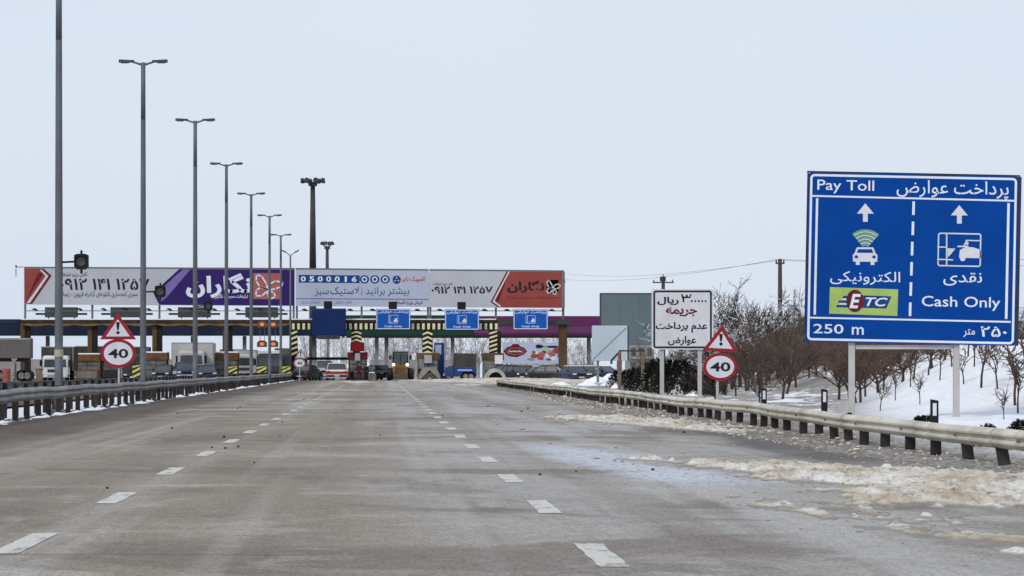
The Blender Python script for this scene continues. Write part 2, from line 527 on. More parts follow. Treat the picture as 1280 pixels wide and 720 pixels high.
class NT:
    """small node-building helper for the ground materials"""
    def __init__(s, name, rough=0.9, spec=0.15):
        s.m = bpy.data.materials.new(name)
        s.m.use_nodes = True
        s.N, s.L = s.m.node_tree.nodes, s.m.node_tree.links
        s.b = s.N['Principled BSDF']
        s.b.inputs['Roughness'].default_value = rough
        s.b.inputs['Specular IOR Level'].default_value = spec
        s.g = s.N.new('ShaderNodeNewGeometry')
        s.xyz = s.N.new('ShaderNodeSeparateXYZ')
        s.L.new(s.g.outputs['Position'], s.xyz.inputs[0])

    def put(s, v, sock):
        if isinstance(v, (int, float)): sock.default_value = v
        elif isinstance(v, tuple): sock.default_value = (*v, 1) if len(sock.default_value) == 4 else v
        else: s.L.new(v, sock)

    def noise(s, scale, detail=4, loc=(0, 0, 0), rough=0.55, dist=0.0):
        mp = s.N.new('ShaderNodeMapping')
        mp.inputs['Scale'].default_value = scale
        mp.inputs['Location'].default_value = loc
        s.L.new(s.g.outputs['Position'], mp.inputs['Vector'])
        n = s.N.new('ShaderNodeTexNoise')
        n.inputs['Scale'].default_value = 1
        n.inputs['Detail'].default_value = detail
        n.inputs['Roughness'].default_value = rough
        n.inputs['Distortion'].default_value = dist
        s.L.new(mp.outputs[0], n.inputs['Vector'])
        return n.outputs['Fac']

    def ramp(s, v, a, b, lo=0.0, hi=1.0, smooth=True):
        r = s.N.new('ShaderNodeMapRange')
        r.interpolation_type = 'SMOOTHSTEP' if smooth else 'LINEAR'
        s.put(v, r.inputs['Value'])
        for k, x in (('From Min', a), ('From Max', b), ('To Min', lo), ('To Max', hi)):
            r.inputs[k].default_value = x
        return r.outputs['Result']

    def op(s, o, a, b=0.0):
        n = s.N.new('ShaderNodeMath')
        n.operation = o
        s.put(a, n.inputs[0])
        s.put(b, n.inputs[1])
        return n.outputs[0]

    def mix(s, f, a, b):
        n = s.N.new('ShaderNodeMix')
        n.data_type = 'RGBA'
        s.put(f, n.inputs['Factor'])
        s.put(a, n.inputs['A'])
        s.put(b, n.inputs['B'])
        return n.outputs['Result']

    def scale(s, c, f):
        n = s.N.new('ShaderNodeVectorMath')
        n.operation = 'SCALE'
        s.put(c, n.inputs[0])
        s.put(f, n.inputs['Scale'])
        return n.outputs['Vector']

    def bump(s, h, strength, dist):
        n = s.N.new('ShaderNodeBump')
        n.inputs['Strength'].default_value = strength
        n.inputs['Distance'].default_value = dist
        s.put(h, n.inputs['Height'])
        s.L.new(n.outputs[0], s.b.inputs['Normal'])

    def done(s, c):
        s.put(c, s.b.inputs['Base Color'])
        return s.m


def asphalt_colour(t):
    X, Y = t.xyz.outputs['X'], t.xyz.outputs['Y']
    n_big = t.noise((0.16, 0.03, 1), 5, (3, 1, 0))
    n_mid = t.noise((0.55, 0.09, 1), 6, (9, 4, 0), 0.62)
    n_strk = t.noise((2.2, 0.05, 1), 4, (1, 8, 0), 0.6)
    n_tra = t.noise((0.22, 0.15, 1), 6, (7, 3, 0), 0.66, 0.6)
    n_tr2 = t.noise((0.9, 0.42, 1), 6, (2, 5, 0), 0.7, 0.4)
    n_band = t.noise((0.75, 0.005, 1), 3, (4, 0, 0), 0.5)
    n_fine = t.noise((30, 9, 1), 3, (0, 0, 0), 0.75)
    n_dot = t.noise((85, 26, 1), 2, (0, 0, 0), 0.6)
    n_grit = t.noise((9, 2.2, 1), 4, (5, 2, 0), 0.7)
    wob = t.op('ADD', X, t.op('MULTIPLY', t.op('SUBTRACT', n_mid, 0.5), 3.0))
    brown, grey = (0.243, 0.209, 0.166), (0.325, 0.311, 0.292)
    # brown film on the left lane, paler salt-dried asphalt to the right
    c = t.mix(t.ramp(wob, -0.8, 1.3), brown, grey)
    c = t.mix(t.op('MULTIPLY', t.ramp(n_big, 0.50, 0.64), 0.65), c, (0.37, 0.36, 0.35))
    c = t.mix(t.op('MULTIPLY', t.ramp(n_mid, 0.53, 0.66), 0.65), c, (0.17, 0.142, 0.12))
    c = t.mix(t.op('MULTIPLY', t.ramp(n_strk, 0.54, 0.66), 0.25), c, (0.16, 0.14, 0.125))
    c = t.mix(t.op('MULTIPLY', t.ramp(n_strk, 0.46, 0.32), 0.22), c, (0.41, 0.385, 0.365))
    c = t.mix(t.op('MULTIPLY', t.ramp(n_tra, 0.51, 0.63), 0.72), c, (0.165, 0.137, 0.113))
    c = t.mix(t.op('MULTIPLY', t.ramp(n_tra, 0.47, 0.36), 0.62), c, (0.395, 0.378, 0.355))
    c = t.mix(t.op('MULTIPLY', t.ramp(n_tr2, 0.54, 0.70), 0.40), c, (0.19, 0.165, 0.142))
    c = t.mix(t.op('MULTIPLY', t.ramp(n_tr2, 0.44, 0.30), 0.40), c, (0.42, 0.405, 0.385))
    c = t.mix(t.op('MULTIPLY', t.ramp(n_band, 0.52, 0.62), 0.38), c, (0.18, 0.152, 0.13))
    c = t.mix(t.op('MULTIPLY', t.ramp(n_band, 0.46, 0.36), 0.40), c, (0.41, 0.40, 0.385))
    # dark damp margins by both rails
    lm = t.op('MULTIPLY', t.ramp(wob, -4.6, -6.6), 0.80)
    c = t.mix(lm, c, (0.075, 0.058, 0.05))
    rm = t.op('MULTIPLY', t.op('MULTIPLY', t.ramp(wob, 5.2, 6.0), t.ramp(Y, 44, 50)), t.ramp(Y, 120, 80))
    c = t.mix(t.op('MULTIPLY', rm, 0.85), c, (0.10, 0.092, 0.088))
    # bluish frozen patch in the right lane
    px = t.ramp(t.op('ABSOLUTE', t.op('SUBTRACT', t.op('ADD', wob, t.op('MULTIPLY', Y, 0.035)), 4.75)), 0.9, 0.25)
    py = t.op('MULTIPLY', t.ramp(Y, 37, 41), t.ramp(Y, 62, 54))
    ice = t.op('MULTIPLY', t.op('MULTIPLY', px, py), t.ramp(n_grit, 0.30, 0.52))
    c = t.mix(t.op('MULTIPLY', ice, 0.9), c, (0.45, 0.475, 0.53))
    # a sealed cross joint and grain
    j = t.op('ABSOLUTE', t.op('SUBTRACT', t.op('ADD', Y, t.op('MULTIPLY', n_big, 1.2)), 24.6))
    c = t.mix(t.op('MULTIPLY', t.op('MULTIPLY', t.ramp(j, 0.12, 0.03), t.ramp(X, 0.2, -0.8)), 0.5), c, (0.11, 0.09, 0.08))
    f = t.op('ADD', t.ramp(n_fine, 0.25, 0.75, 0.72, 1.28), t.op('ADD', t.ramp(n_grit, 0.3, 0.7, -0.10, 0.10), t.ramp(n_dot, 0.3, 0.7, -0.16, 0.16)))
    return t.scale(c, f), ice, n_fine


t = NT('road_asphalt_salted', 0.92, 0.12)
c, ice, nf = asphalt_colour(t)
t.put(t.op('SUBTRACT', 0.92, t.op('MULTIPLY', ice, 0.45)), t.b.inputs['Roughness'])
t.bump(nf, 0.35, 0.01)
M['asphalt'] = t.done(c)

t = NT('worn_lane_paint', 0.85, 0.15)
c, ice, nf = asphalt_colour(t)
w = t.noise((7, 1.6, 1), 5, (2, 2, 0), 0.7)
M['lane_paint'] = t.done(t.mix(t.ramp(w, 0.33, 0.50), c, t.scale((0.55, 0.535, 0.50), t.ramp(nf, 0.2, 0.8, 0.85, 1.12))))

t = NT('snow_ground', 0.9, 0.15)
X, Y = t.xyz.outputs['X'], t.xyz.outputs['Y']
n1 = t.noise((0.35, 0.16, 0.35), 6, (0, 0, 0), 0.65)
n2 = t.noise((4.5, 1.6, 4.5), 5, (4, 4, 4), 0.75)
n3 = t.noise((13, 4, 13), 4, (1, 2, 3), 0.75)
c = t.mix(t.ramp(n2, 0.25, 0.75), (0.72, 0.745, 0.80), (0.84, 0.85, 0.87))
near_bank = t.op('MULTIPLY', t.ramp(t.op('SUBTRACT', X, t.op('MULTIPLY', Y, 0.125)), -0.8, 1.6), t.ramp(Y, 150, 130))
bare = t.op('MULTIPLY', t.ramp(t.op('ADD', n1, t.op('MULTIPLY', n2, 0.35)), 0.57, 0.66), t.op('SUBTRACT', 0.85, t.op('MULTIPLY', near_bank, 0.75)))
c = t.mix(bare, c, t.mix(t.ramp(n3, 0.35, 0.65), (0.12, 0.095, 0.075), (0.27, 0.235, 0.20)))
# gravel and dirt ploughed against the right rail
berm = t.op('MULTIPLY', t.ramp(X, 9.6, 7.6), t.ramp(X, 5.6, 6.2))
dirt = t.ramp(t.op('ADD', t.op('MULTIPLY', n2, 0.6), t.op('MULTIPLY', n3, 0.5)), 0.39, 0.50)
c = t.mix(t.op('MULTIPLY', berm, t.op('MULTIPLY', dirt, 0.95)), c, t.mix(t.ramp(n3, 0.4, 0.62), (0.10, 0.085, 0.07), (0.30, 0.27, 0.235)))
t.bump(t.op('ADD', t.op('MULTIPLY', n2, 0.7), t.op('MULTIPLY', n3, 0.4)), 0.45, 0.05)
M['snow_ground'] = t.done(c)

t = NT('road_slush', 0.9, 0.15)
Y = t.xyz.outputs['Y']
n1 = t.noise((1.2, 0.4, 2), 6, (0, 3, 0), 0.7)
n2 = t.noise((6, 1.8, 7), 5, (4, 4, 4), 0.78)
n3 = t.noise((15, 4, 16), 3, (1, 2, 3), 0.7)
c = t.mix(t.ramp(n1, 0.33, 0.66), (0.44, 0.355, 0.255), (0.71, 0.69, 0.645))
c = t.mix(t.op('MULTIPLY', t.ramp(n2, 0.50, 0.62), 0.75), c, (0.27, 0.235, 0.195))
c = t.mix(t.op('MULTIPLY', t.ramp(n3, 0.60, 0.70), 0.6), c, (0.15, 0.125, 0.10))
c = t.mix(t.op('MULTIPLY', t.ramp(n2, 0.44, 0.32), 0.6), c, (0.82, 0.81, 0.79))
thin = t.ramp(t.op('ADD', t.xyz.outputs['Z'], t.op('MULTIPLY', t.op('SUBTRACT', n2, 0.5), 0.04)), 0.026, 0.004)
c = t.mix(t.op('MULTIPLY', thin, 0.85), c, (0.205, 0.188, 0.168))
t.bump(t.op('ADD', n2, t.op('MULTIPLY', n3, 0.6)), 0.7, 0.06)
M['slush'] = t.done(c)

t = NT('far_snowfield', 0.9, 0.1)
n1 = t.noise((0.02, 0.006, 0.03), 6, (0, 0, 0), 0.7)
M['far_snow'] = t.done(t.mix(t.ramp(n1, 0.5, 0.62), (0.66, 0.69, 0.75), (0.30, 0.29, 0.29)))

t = NT('far_hillside', 0.95, 0.05)
n1 = t.noise((0.012, 0.012, 0.05), 6, (0, 0, 0), 0.7)
M['hill'] = t.done(t.mix(t.ramp(n1, 0.46, 0.58), (0.55, 0.60, 0.70), (0.28, 0.31, 0.38)))  # bluish tones carry the distance haze in the hillside colour


def grid(x0, x1, nx, y0, y1, ny, fz, keep=None, ys=None):
    mb = MB()
    xs = [x0 + (x1 - x0) * i / nx for i in range(nx + 1)]
    ys = ys or [y0 + (y1 - y0) * j / ny for j in range(ny + 1)]
    hz = [[fz(x, y) for x in xs] for y in ys]
    used, vs_, fs = {}, [], []

    def vid(i, j):
        if (i, j) not in used:
            used[i, j] = len(vs_)
            vs_.append((xs[i], ys[j], hz[j][i]))
        return used[i, j]
    for j in range(len(ys) - 1):
        for i in range(nx):
            if keep is None or max(hz[j][i], hz[j][i + 1], hz[j + 1][i], hz[j + 1][i + 1]) > keep:
                fs.append((vid(i, j), vid(i + 1, j), vid(i + 1, j + 1), vid(i, j + 1)))
    mb.add(vs_, fs)
    return mb


# one ground sheet to the horizon
g = MB().add([(-9000, -200, -0.10), (9000, -200, -0.10), (9000, 14000, -0.10), (-9000, 14000, -0.10)], [(0, 1, 2, 3)])
tag(g.build('ground', M['far_snow']), kind='structure')


def edge(y):                                  # right edge of the paved area
    return 6.35 + 18.5 * sstep(248, 320, y)


pts = [(-8.7, -15), (7.2, -15), (7.2, 120), (7.2, 245)] + [(edge(y) + 0.9, y) for y in range(250, 330, 8)] + [(25.5, 470), (-9.4, 470), (-9.4, 360), (-8.7, 330), (-8.7, 120)]
tag(MB().add([(p[0], p[1], 0.0) for p in pts], [tuple(range(len(pts)))]).build('road', M['asphalt']), kind='structure')
pts = [(-37, 30), (-11.8, 30), (-11.8, 345), (-9.5, 360), (-9.5, 470), (-62, 470), (-62, 320), (-37, 250)]
tag(MB().add([(p[0], p[1], -0.03) for p in pts], [tuple(range(len(pts)))]).build('opposite_road', M['asphalt']), kind='structure')


def bank(x, y):
    h = 1.72 * sstep(13.6, 18.6, x - (y - 110) * 0.125 + 0.9 * fbm(x * .12, y * .06)) * sstep(80, 108, y + (x - 16) * 0.6) * (1 - sstep(140, 165, y))
    h += 1.45 * math.exp(-((x - 20.4) / 3.6) ** 2 - ((y - 158) / 14) ** 2)
    h += 0.5 * sstep(30, 60, x)
    h += h * (0.30 * fbm(x * .5, y * .16, 3) + 0.10 * fbm(x * 1.7, y * .6, 6))
    return h


def verge(x, y):
    e = edge(y)
    d = x - e
    lump = 0.12 * fbm(x * 1.6, y * 0.8) + 0.12 * fbm(x * 4, y * 1.9, 5)
    z = -0.03 + 0.085 * sstep(-0.15, 0.5, d + 0.7 * fbm(y * 0.35, 3.1)) + 0.7 * lump * sstep(-0.2, 0.6, d)
    z += 0.05 * sstep(1.3, 2.4, d)
    z += bank(x, y) + 0.22 * fbm(x * 0.3, y * 0.2, 9) * sstep(2, 5, d)
    return z


vy, y = [], 14.0
while y < 425:
    vy.append(y)
    y += 0.35 if y < 75 else (0.7 if y < 150 else 1.6)
vg = MB()
prev = None
cols = [-0.5 + 0.22 * i for i in range(20)] + [3.9 + 0.42 * i for i in range(40)] + [20.7 + 3.0 * i for i in range(40)]
vs_ = [(edge(y) + d, y, verge(edge(y) + d, y)) for y in vy for d in cols]
n = len(cols)
vg.add(vs_, [(j * n + i, j * n + i + 1, (j + 1) * n + i + 1, (j + 1) * n + i) for j in range(len(vy) - 1) for i in range(n - 1)])
tag(vg.build('terrain', M['snow_ground'], smooth=True), kind='structure')


def VZ(x, y):                                 # height of what lies under (x, y)
    return max(verge(x, y), 0.0) if x > edge(y) - 0.5 else 0.0


# far hillside behind the trees
hp = []
for i in range(61):
    x = 150 + 25 * i
    hp.append((x, 2300 + 120 * fbm(i * .2, 1.0), -1 + max(0, 24 + 20 * fbm(i * 0.11, 4.2) + 9 * fbm(i * .5, 2)) * sstep(150, 330, x)))
k = len(hp)
hb = MB().add([(p[0], p[1] - 500, -1) for p in hp] + hp + [(p[0], p[1] + 700, -1) for p in hp],
              [(r * k + i, r * k + i + 1, (r + 1) * k + i + 1, (r + 1) * k + i) for r in (0, 1) for i in range(k - 1)])
tag(hb.build('hills', M['hill'], smooth=True), kind='structure')


# slush thrown on the right of the carriageway, a real bumpy layer that sinks below the asphalt where it thins out
def lerp_tab(tab, y):
    for (a, va), (b, vb) in zip(tab, tab[1:]):
        if a <= y <= b:
            return va + (vb - va) * (y - a) / (b - a)
    return tab[0][1] if y < tab[0][0] else tab[-1][1]


def slush_z(x, y):
    left = lerp_tab([(14, 6.6), (24, 5.5), (29, 5.05), (33, 4.45), (37, 4.0), (43, 3.8), (47, 3.4), (50, 3.0)], y)
    top = 50.4 - (x - 3.2) * 2.45
    wob = 0.9 * fbm(x * 0.9, y * 0.28, 1) + 0.5 * fbm(x * 3.0, y * 1.1, 3)
    d1 = min((x - left) / 0.8, (top - y) / 1.8) + wob * 1.5
    strong = sstep(30, 38, y) * sstep(9, 2, top - y) * 0.55 + 0.42
    d1 = min(d1, 1.0) * strong - 0.15 + 0.85 * fbm(x * 1.7, y * 0.4, 7) * (1.3 - strong) + 0.45 * fbm(x * 5, y * 1.5, 12)
    # second, farther strip
    ln = (x - 3.9) * 28 / 3.3 - (88 - y)
    d2 = min(ln / 5.0, (24 + 6 * fbm(x, y * .2) - ln) / 5.0, (y - 60) / 4.0, (94 - y) / 4, 1.0) * 0.5 + wob * 0.55 - 0.22
    # low broken patches nearer the camera
    l3 = abs(x - (3.75 + (33 - y) * 0.09) - 0.35 * fbm(y * .3, 8.0))
    d3 = min((0.75 - l3) / 1.2, (34.5 - y) / 5, 0.45) * 0.55 + 0.75 * fbm(x * 2.4, y * 0.45, 21) + 0.4 * fbm(x * 6, y * 1.3, 23) - 0.20
    d3 = min(d3, 0.14)
    d = max(d1, d2, d3)
    if d <= -0.05: return -0.05
    return min(d, 0.5) * 0.125 + (0.07 * fbm(x * 2.6, y * 1.3, 2) + 0.07 * fbm(x * 6, y * 3, 4) + 0.06 * fbm(x * 14, y * 7, 6)) * sstep(0, 0.2, d)


sl = grid(2.6, 7.3, 78, 14, 96, 620, slush_z, keep=-0.02)
rg = random.Random(41)
for i in range(2600):                          # crumbs thrown off the slush and along the rail foot
    if i % 2:
        x, y = rg.uniform(2.4, 7.0), rg.uniform(18, 95)
        s_ = max(slush_z(x + a, y + b) for a, b in ((0, 0), (.25, 0), (-.25, 0), (.5, .6), (0, -1.0), (0, 1.0)))
        if s_ < 0.0 and rg.random() < .93: continue
        z = max(0.0, slush_z(x, y))
    else:
        y = 20 + 150 * rg.random() ** 1.6
        x = rg.uniform(6.1, 7.6)
        z = max(0.0, verge(x, y))
    r_ = rg.uniform(.3, 1.0) ** 1.7 * .048 * min(1.0, max(.38, y / 75))
    sl.sphere((x, y, z + r_ * .15), r_, 7, 5, (rg.uniform(.8, 1.6), rg.uniform(.8, 1.4), rg.uniform(.5, .9)))
tag(sl.build('slush', M['slush'], smooth=True), kind='stuff')


def left_snow_z(x, y):
    d = 0.0 - abs(x + 8.2 + 0.25 * fbm(y * 0.12, 1)) + 0.75 * fbm(x * 1.5, y * 0.35, 2) + 0.5 * fbm(x * 5, y * 1.1, 4)
    return max(-0.05, min(d, 0.45) * 0.32)


tag(grid(-9.3, -7.2, 20, 50, 366, 520, left_snow_z, keep=-0.03).build('snow_strip', M['snow'], smooth=True), kind='stuff')


def plaza_snow_z(x, y):
    d = 0.62 * fbm(x * 0.22, y * 0.05, 2) + 0.35 * fbm(x * 0.8, y * 0.2, 4) - 0.16 + 0.30 * sstep(300, 345, y) * sstep(2, 6, abs(x + 3) - 2)
    d += 0.32 * math.exp(-((x - 11.5) / 4.0) ** 2 - ((y - 330) / 18) ** 2) + 0.18 * sstep(4, 9, x) * sstep(255, 285, y)
    return max(-0.05, min(d, 0.6) * 0.55 * sstep(215, 260, y))


tag(grid(-9, 20, 90, 215, 372, 150, plaza_snow_z, keep=-0.03).build('snow_patches', M['slush'], smooth=True), kind='stuff')

# lane dashes, worn paint 4 mm above the asphalt
mk = MB()
for x0, starts in ((-2.42, [16.6 + 8.95 * i for i in range(-1, 33)]), (1.42, [15.0 + 8.35 * i for i in range(-1, 34)])):
    for y0 in starts:
        n = 10
        L_ = [(x0 - 0.095 + rnd.uniform(-.008, .008), y0 + 7.6 + 3.0 * i / n) for i in range(n + 1)]
        R_ = [(x0 + 0.095 + rnd.uniform(-.008, .008), y0 + 7.6 + 3.0 * i / n) for i in range(n + 1)]
        mk.add([(p[0], p[1], 0.004) for p in L_ + R_], [(i, n + 1 + i, n + 2 + i, i + 1) for i in range(n)])
tag(mk.build('road_markings', M['lane_paint']), kind='structure')

# ------------------------------------------------------------------ guard rails
def w_beam(mb, path, side, h=0.30):
    """corrugated beam swept along path; side = +1/-1 is where the corrugation bulges"""
    prof = [(0.00, 0.0), (0.045, 0.035), (0.075, 0.075), (0.075, 0.105), (0.03, 0.14), (0.03, 0.16), (0.075, 0.195), (0.075, 0.225), (0.045, 0.265), (0.0, 0.30)]
    prof = [(a * side, b * h / 0.30) for a, b in prof]
    rows = []
    for p in path:
        rows.append([(p[0] + a, p[1], p[2] - h + b) for a, b in prof] + [(p[0] + a - 0.006 * side, p[1], p[2] - h + b) for a, b in prof[::-1]])
    k = len(rows[0])
    vs_ = [v for r in rows for v in r]
    fs = [(r * k + i, r * k + (i + 1) % k, (r + 1) * k + (i + 1) % k, (r + 1) * k + i) for r in range(len(rows) - 1) for i in range(k)]
    fs += [tuple(range(k))[::-1], tuple(range((len(rows) - 1) * k, len(rows) * k))]
    return mb.add(vs_, fs)


def rail_posts(root, path_fn, ys, m, lean=None, w=0.06, d=0.07, off=0.06, top=0.02, bottom=-0.15, copies=None):
    for i, y in enumerate(ys):
        x, z = path_fn(y)
        mb = MB()
        lx, ly = lean(y) if lean else (rnd.uniform(-.02, .02), rnd.uniform(-.03, .03))
        x0 = x + off
        vs_ = []
        for zz, ox, oy in ((bottom, lx, ly), (z + top, 0, 0)):
            vs_ += [(x0 + ox - w, y + oy - d, zz), (x0 + ox + w, y + oy - d, zz), (x0 + ox + w, y + oy + d, zz), (x0 + ox - w, y + oy + d, zz)]
        mb.add(vs_, [(0, 3, 2, 1), (4, 5, 6, 7), (0, 1, 5, 4), (1, 2, 6, 5), (2, 3, 7, 6), (3, 0, 4, 7)])
        mb.build('post', m, root)


def right_path(y):
    x = 7.30 + 0.10 * sstep(40, 110, y) + 0.05 * math.sin(y * 0.19) + 0.03 * math.sin(y * 0.53)
    x += 1.6 * sstep(236, 256, y)
    z = 0.505 + 0.016 * math.sin(y * 0.17 + 1) + 0.006 * math.sin(y * 0.61) - 0.035 * sstep(60, 42, y)
    z -= 0.12 * sstep(244, 256, y)
    return x, z


rr = thing('guard_rail', (0, 0, 0), 'long cream steel guard rail on dark posts along the snowy right verge', 'guard rail')
ys = [33 + 0.8 * i for i in range(280)]
w_beam(MB(), [(right_path(y)[0], y, right_path(y)[1]) for y in ys], -1, 0.235).build('beam', M['rail_cream'], rr)
ylist = [34.6, 37.2, 40.0, 42.6, 44.6, 47.2, 49.8, 52.0, 54.2, 56.4, 58.6, 60.8, 63.0, 65.2, 67.9, 70.4, 72.8] + [75 + 2.35 * i for i in range(76)]
rail_posts(rr, right_path, ylist, M['post_dark'], lean=lambda y: (-0.03, -0.85) if 43.5 < y < 46 else ((-0.02, -0.5) if 46 < y < 48.5 or y < 43 else (rnd.uniform(-.03, .03), rnd.uniform(-.2, .1))), w=0.065, d=0.06, off=0.055, top=-0.09)
for y in ylist[::2]:
    w_beam(MB(), [(right_path(q_)[0] - .009, q_, right_path(q_)[1] + .002) for q_ in (y - .18, y + .18)], -1, 0.239).build('splice_plate', M['rail_cream'], rr)
for y in ylist[1::2]:
    x, z = right_path(y)
    MB().box(x - 0.095, x - 0.06, y - 0.02, y + 0.02, z - 0.14, z - 0.105).build('bolt_head', M['galv_dark'], rr)


def left_path(y):
    return -8.25 + 0.05 * math.sin(y * 0.11) - 0.25 * sstep(340, 366, y), 0.735 + 0.012 * math.sin(y * 0.37) + 0.008 * math.sin(y * 0.9)


lr = thing('guard_rail', (0, 0, 0), 'long dull grey steel guard rail along the left edge of the brown road', 'guard rail')
ys = [62 + 1.5 * i for i in range(203)]
w_beam(MB(), [(left_path(y)[0], y, left_path(y)[1]) for y in ys], 1, 0.31).build('beam', M['rail_shaded'], lr)
rail_posts(lr, left_path, [64 + 3.08 * i for i in range(98)], M['post_dark'], w=0.06, d=0.09, off=-0.06, top=-0.03, bottom=-0.1)


def left2_path(y):
    return -9.75 + 0.06 * math.sin(y * 0.09), 0.83 + 0.014 * math.sin(y * 0.41)


l2 = thing('guard_rail', (0, 0, 0), 'second grey guard rail behind the front one, along the opposite carriageway on the left', 'guard rail')
w_beam(MB(), [(left2_path(y)[0], y, left2_path(y)[1]) for y in ys], -1, 0.30).build('beam', M['galv_dark'], l2)
rail_posts(l2, left2_path, [66 + 3.08 * i for i in range(96)], M['post_dark'], w=0.06, d=0.09, off=0.06, top=-0.03, bottom=-0.1)


# ------------------------------------------------------------------ lamp posts on the left
def lamp_post(loc, label, h=12.6, half=0.92, r0=0.125, r1=0.085, tilt=0.0):
    o = thing('street_lamp', loc, label, 'street lamp', 'lamp posts along the left rail')
    mb = MB()
    for i in range(6):
        a, b = i / 6, (i + 1) / 6
        mb.tube((0, 0, -0.2 + a * (h + .2)), (0, 0, -0.2 + b * (h + .2)), r0 + (r1 - r0) * a, r0 + (r1 - r0) * b, 12, caps=(i in (0, 5)))
    mb.build('pole', M['pole'], o, smooth=True)
    MB().cbox(-0.2, 0.2, -0.2, 0.2, -0.1, 0.03, .01).build('base_plate', M['galv_dark'], o)
    MB().cbox(-0.075, 0.075, -r0 - 0.02, -r0 + 0.03, 0.7, 1.15, .01).build('hatch', M['galv_dark'], o)
    for s in (-1, 1):
        a = MB()
        a.tube((0, 0, h - 0.10), (s * half * 0.42, 0, h + 0.02), 0.045, 0.035, 8)
        a.build('arm', M['pole'], o, smooth=True)
        hd = MB()
        x0, x1 = s * half * 0.36, s * half
        pts = [(x0, -0.05, 0.0), (x0 + (x1 - x0) * .3, -0.13, 0), (x0 + (x1 - x0) * .8, -0.15, 0), (x1, -0.06, 0), (x1, 0.06, 0), (x0 + (x1 - x0) * .8, 0.15, 0), (x0 + (x1 - x0) * .3, 0.13, 0), (x0, 0.05, 0)]
        zl = h + 0.0
        vs_ = [(p[0], p[1], zl) for p in pts] + [(x0 + (p[0] - x0) * 0.98, p[1] * 0.6, zl + 0.09 + 0.02 * (abs(p[0]) > half * .6)) for p in pts]
        n = len(pts)
        hd.add(vs_, [tuple(range(n)), tuple(range(n, 2 * n))] + [(i, (i + 1) % n, n + (i + 1) % n, n + i) for i in range(n)])
        hd.build('lamp_head', M['dark_grey'], o)
        ln = MB().box(min(x0 + (x1 - x0) * .35, x0 + (x1 - x0) * .85), max(x0 + (x1 - x0) * .35, x0 + (x1 - x0) * .85), -0.09, 0.09, zl - 0.03, zl - 0.002)
        ln.build('lens', M['glass_light'], o)
    return o


lp = lamp_post((-9.05, 106, 0), 'nearest and tallest lamp post on the left, its lamp heads beyond the picture')
for px, D, lab in ((179, 140, 'double-arm lamp post just right of the left 40 sign, second from the camera'),
                   (244, 173, 'double-arm lamp post third from the camera, in front of the calligraphy on the purple billboard'),
                   (283, 210, 'fourth double-arm lamp post from the camera, crossing the purple billboard lettering'),
                   (314, 246, 'fifth double-arm lamp post from the camera, at the left edge of the butterfly square'),
                   (337, 281, 'sixth double-arm lamp post from the camera, crossing the butterfly square of the purple billboard'),
                   (351, 322, 'seventh and farthest flat-topped lamp post of the row, right of the butterfly square')):
    dup(lp, (PX(px, D), D, 0), lab)

mb = MB()
mb.tube((0, 0, PZ(446, 106)), (0, 0, PZ(437, 106)), .131, .130, 12)
mb.build('sticker_band', mat('faded_sticker', (.34, .33, .25), .8), lp)

# farther lamp with raised arms
v = thing('street_lamp', (PX(363, 372), 372, 0), 'short slim lamp post with two arms raised in a V beside the tyre billboard', 'street lamp')
MB().tube((0, 0, 0), (0, 0, 12.4), 0.12, 0.08, 10).build('pole', M['pole'], v, smooth=True)
for s in (-1, 1):
    MB().tube((0, 0, 12.35), (s * 0.45, 0, 12.65), 0.045, 0.04, 6).build('arm', M['pole'], v)
    MB().prism([(s * 0.4, 12.58), (s * 0.85, 12.80), (s * 0.85, 12.93), (s * 0.4, 12.72)], 'y', -.13, .13).build('lamp_head', M['dark_grey'], v)


def warning_lamp(px, py, D, xo, label):
    """hexagonal signal head on a short arm reaching out from a lamp post"""
    x0, z = PX(px, D), PZ(py, D)
    o = thing('warning_lamp', (x0, D - 0.02, z), label, 'warning lamp', 'warning lamps on the lamp posts')
    MB().tube((0.09, 0, 0), (xo - .2, 0, 0.02), 0.03, 0.03, 6).build('arm', M['black'], o)
    b = MB()
    b.prism([(xo - .2, -.12), (xo - .12, -.2), (xo + .12, -.2), (xo + .2, -.12), (xo + .2, .2), (xo + .12, .24), (xo - .12, .24), (xo - .2, .2)], 'y', -0.14, 0.14)
    b.tube((xo, 0, .2), (xo, 0, .34), 0.035, n=6).tube((xo, 0, -.32), (xo, 0, -.18), 0.035, n=6)
    b.build('housing', M['black'], o)
    h = MB()
    for i in range(9):
        a0, a1 = R(180 * i / 9 - 0), R(180 * (i + 1) / 9)
        h.add([(xo + .15 * math.cos(a), yy, .02 + .15 * math.sin(a)) for a, yy in ((a0, -.14), (a1, -.14), (a1, -.3), (a0, -.3))], [(0, 1, 2, 3)])
    h.build('visor', M['black'], o)
    l = MB().prism(ell(xo, .02, .13, .13, 16), 'y', -0.155, -0.141)
    l.build('lens', M['glass'], o)


warning_lamp(70, 328, 106, 0.72, 'dark square warning lamp on an arm of the nearest lamp post, above the billboard')
warning_lamp(179, 365, 140, 0.64, 'dark warning lamp on the second lamp post, over the purple point of the billboard')
warning_lamp(244, 383, 173, 0.60, 'dark warning lamp on the third lamp post, just under the purple billboard')


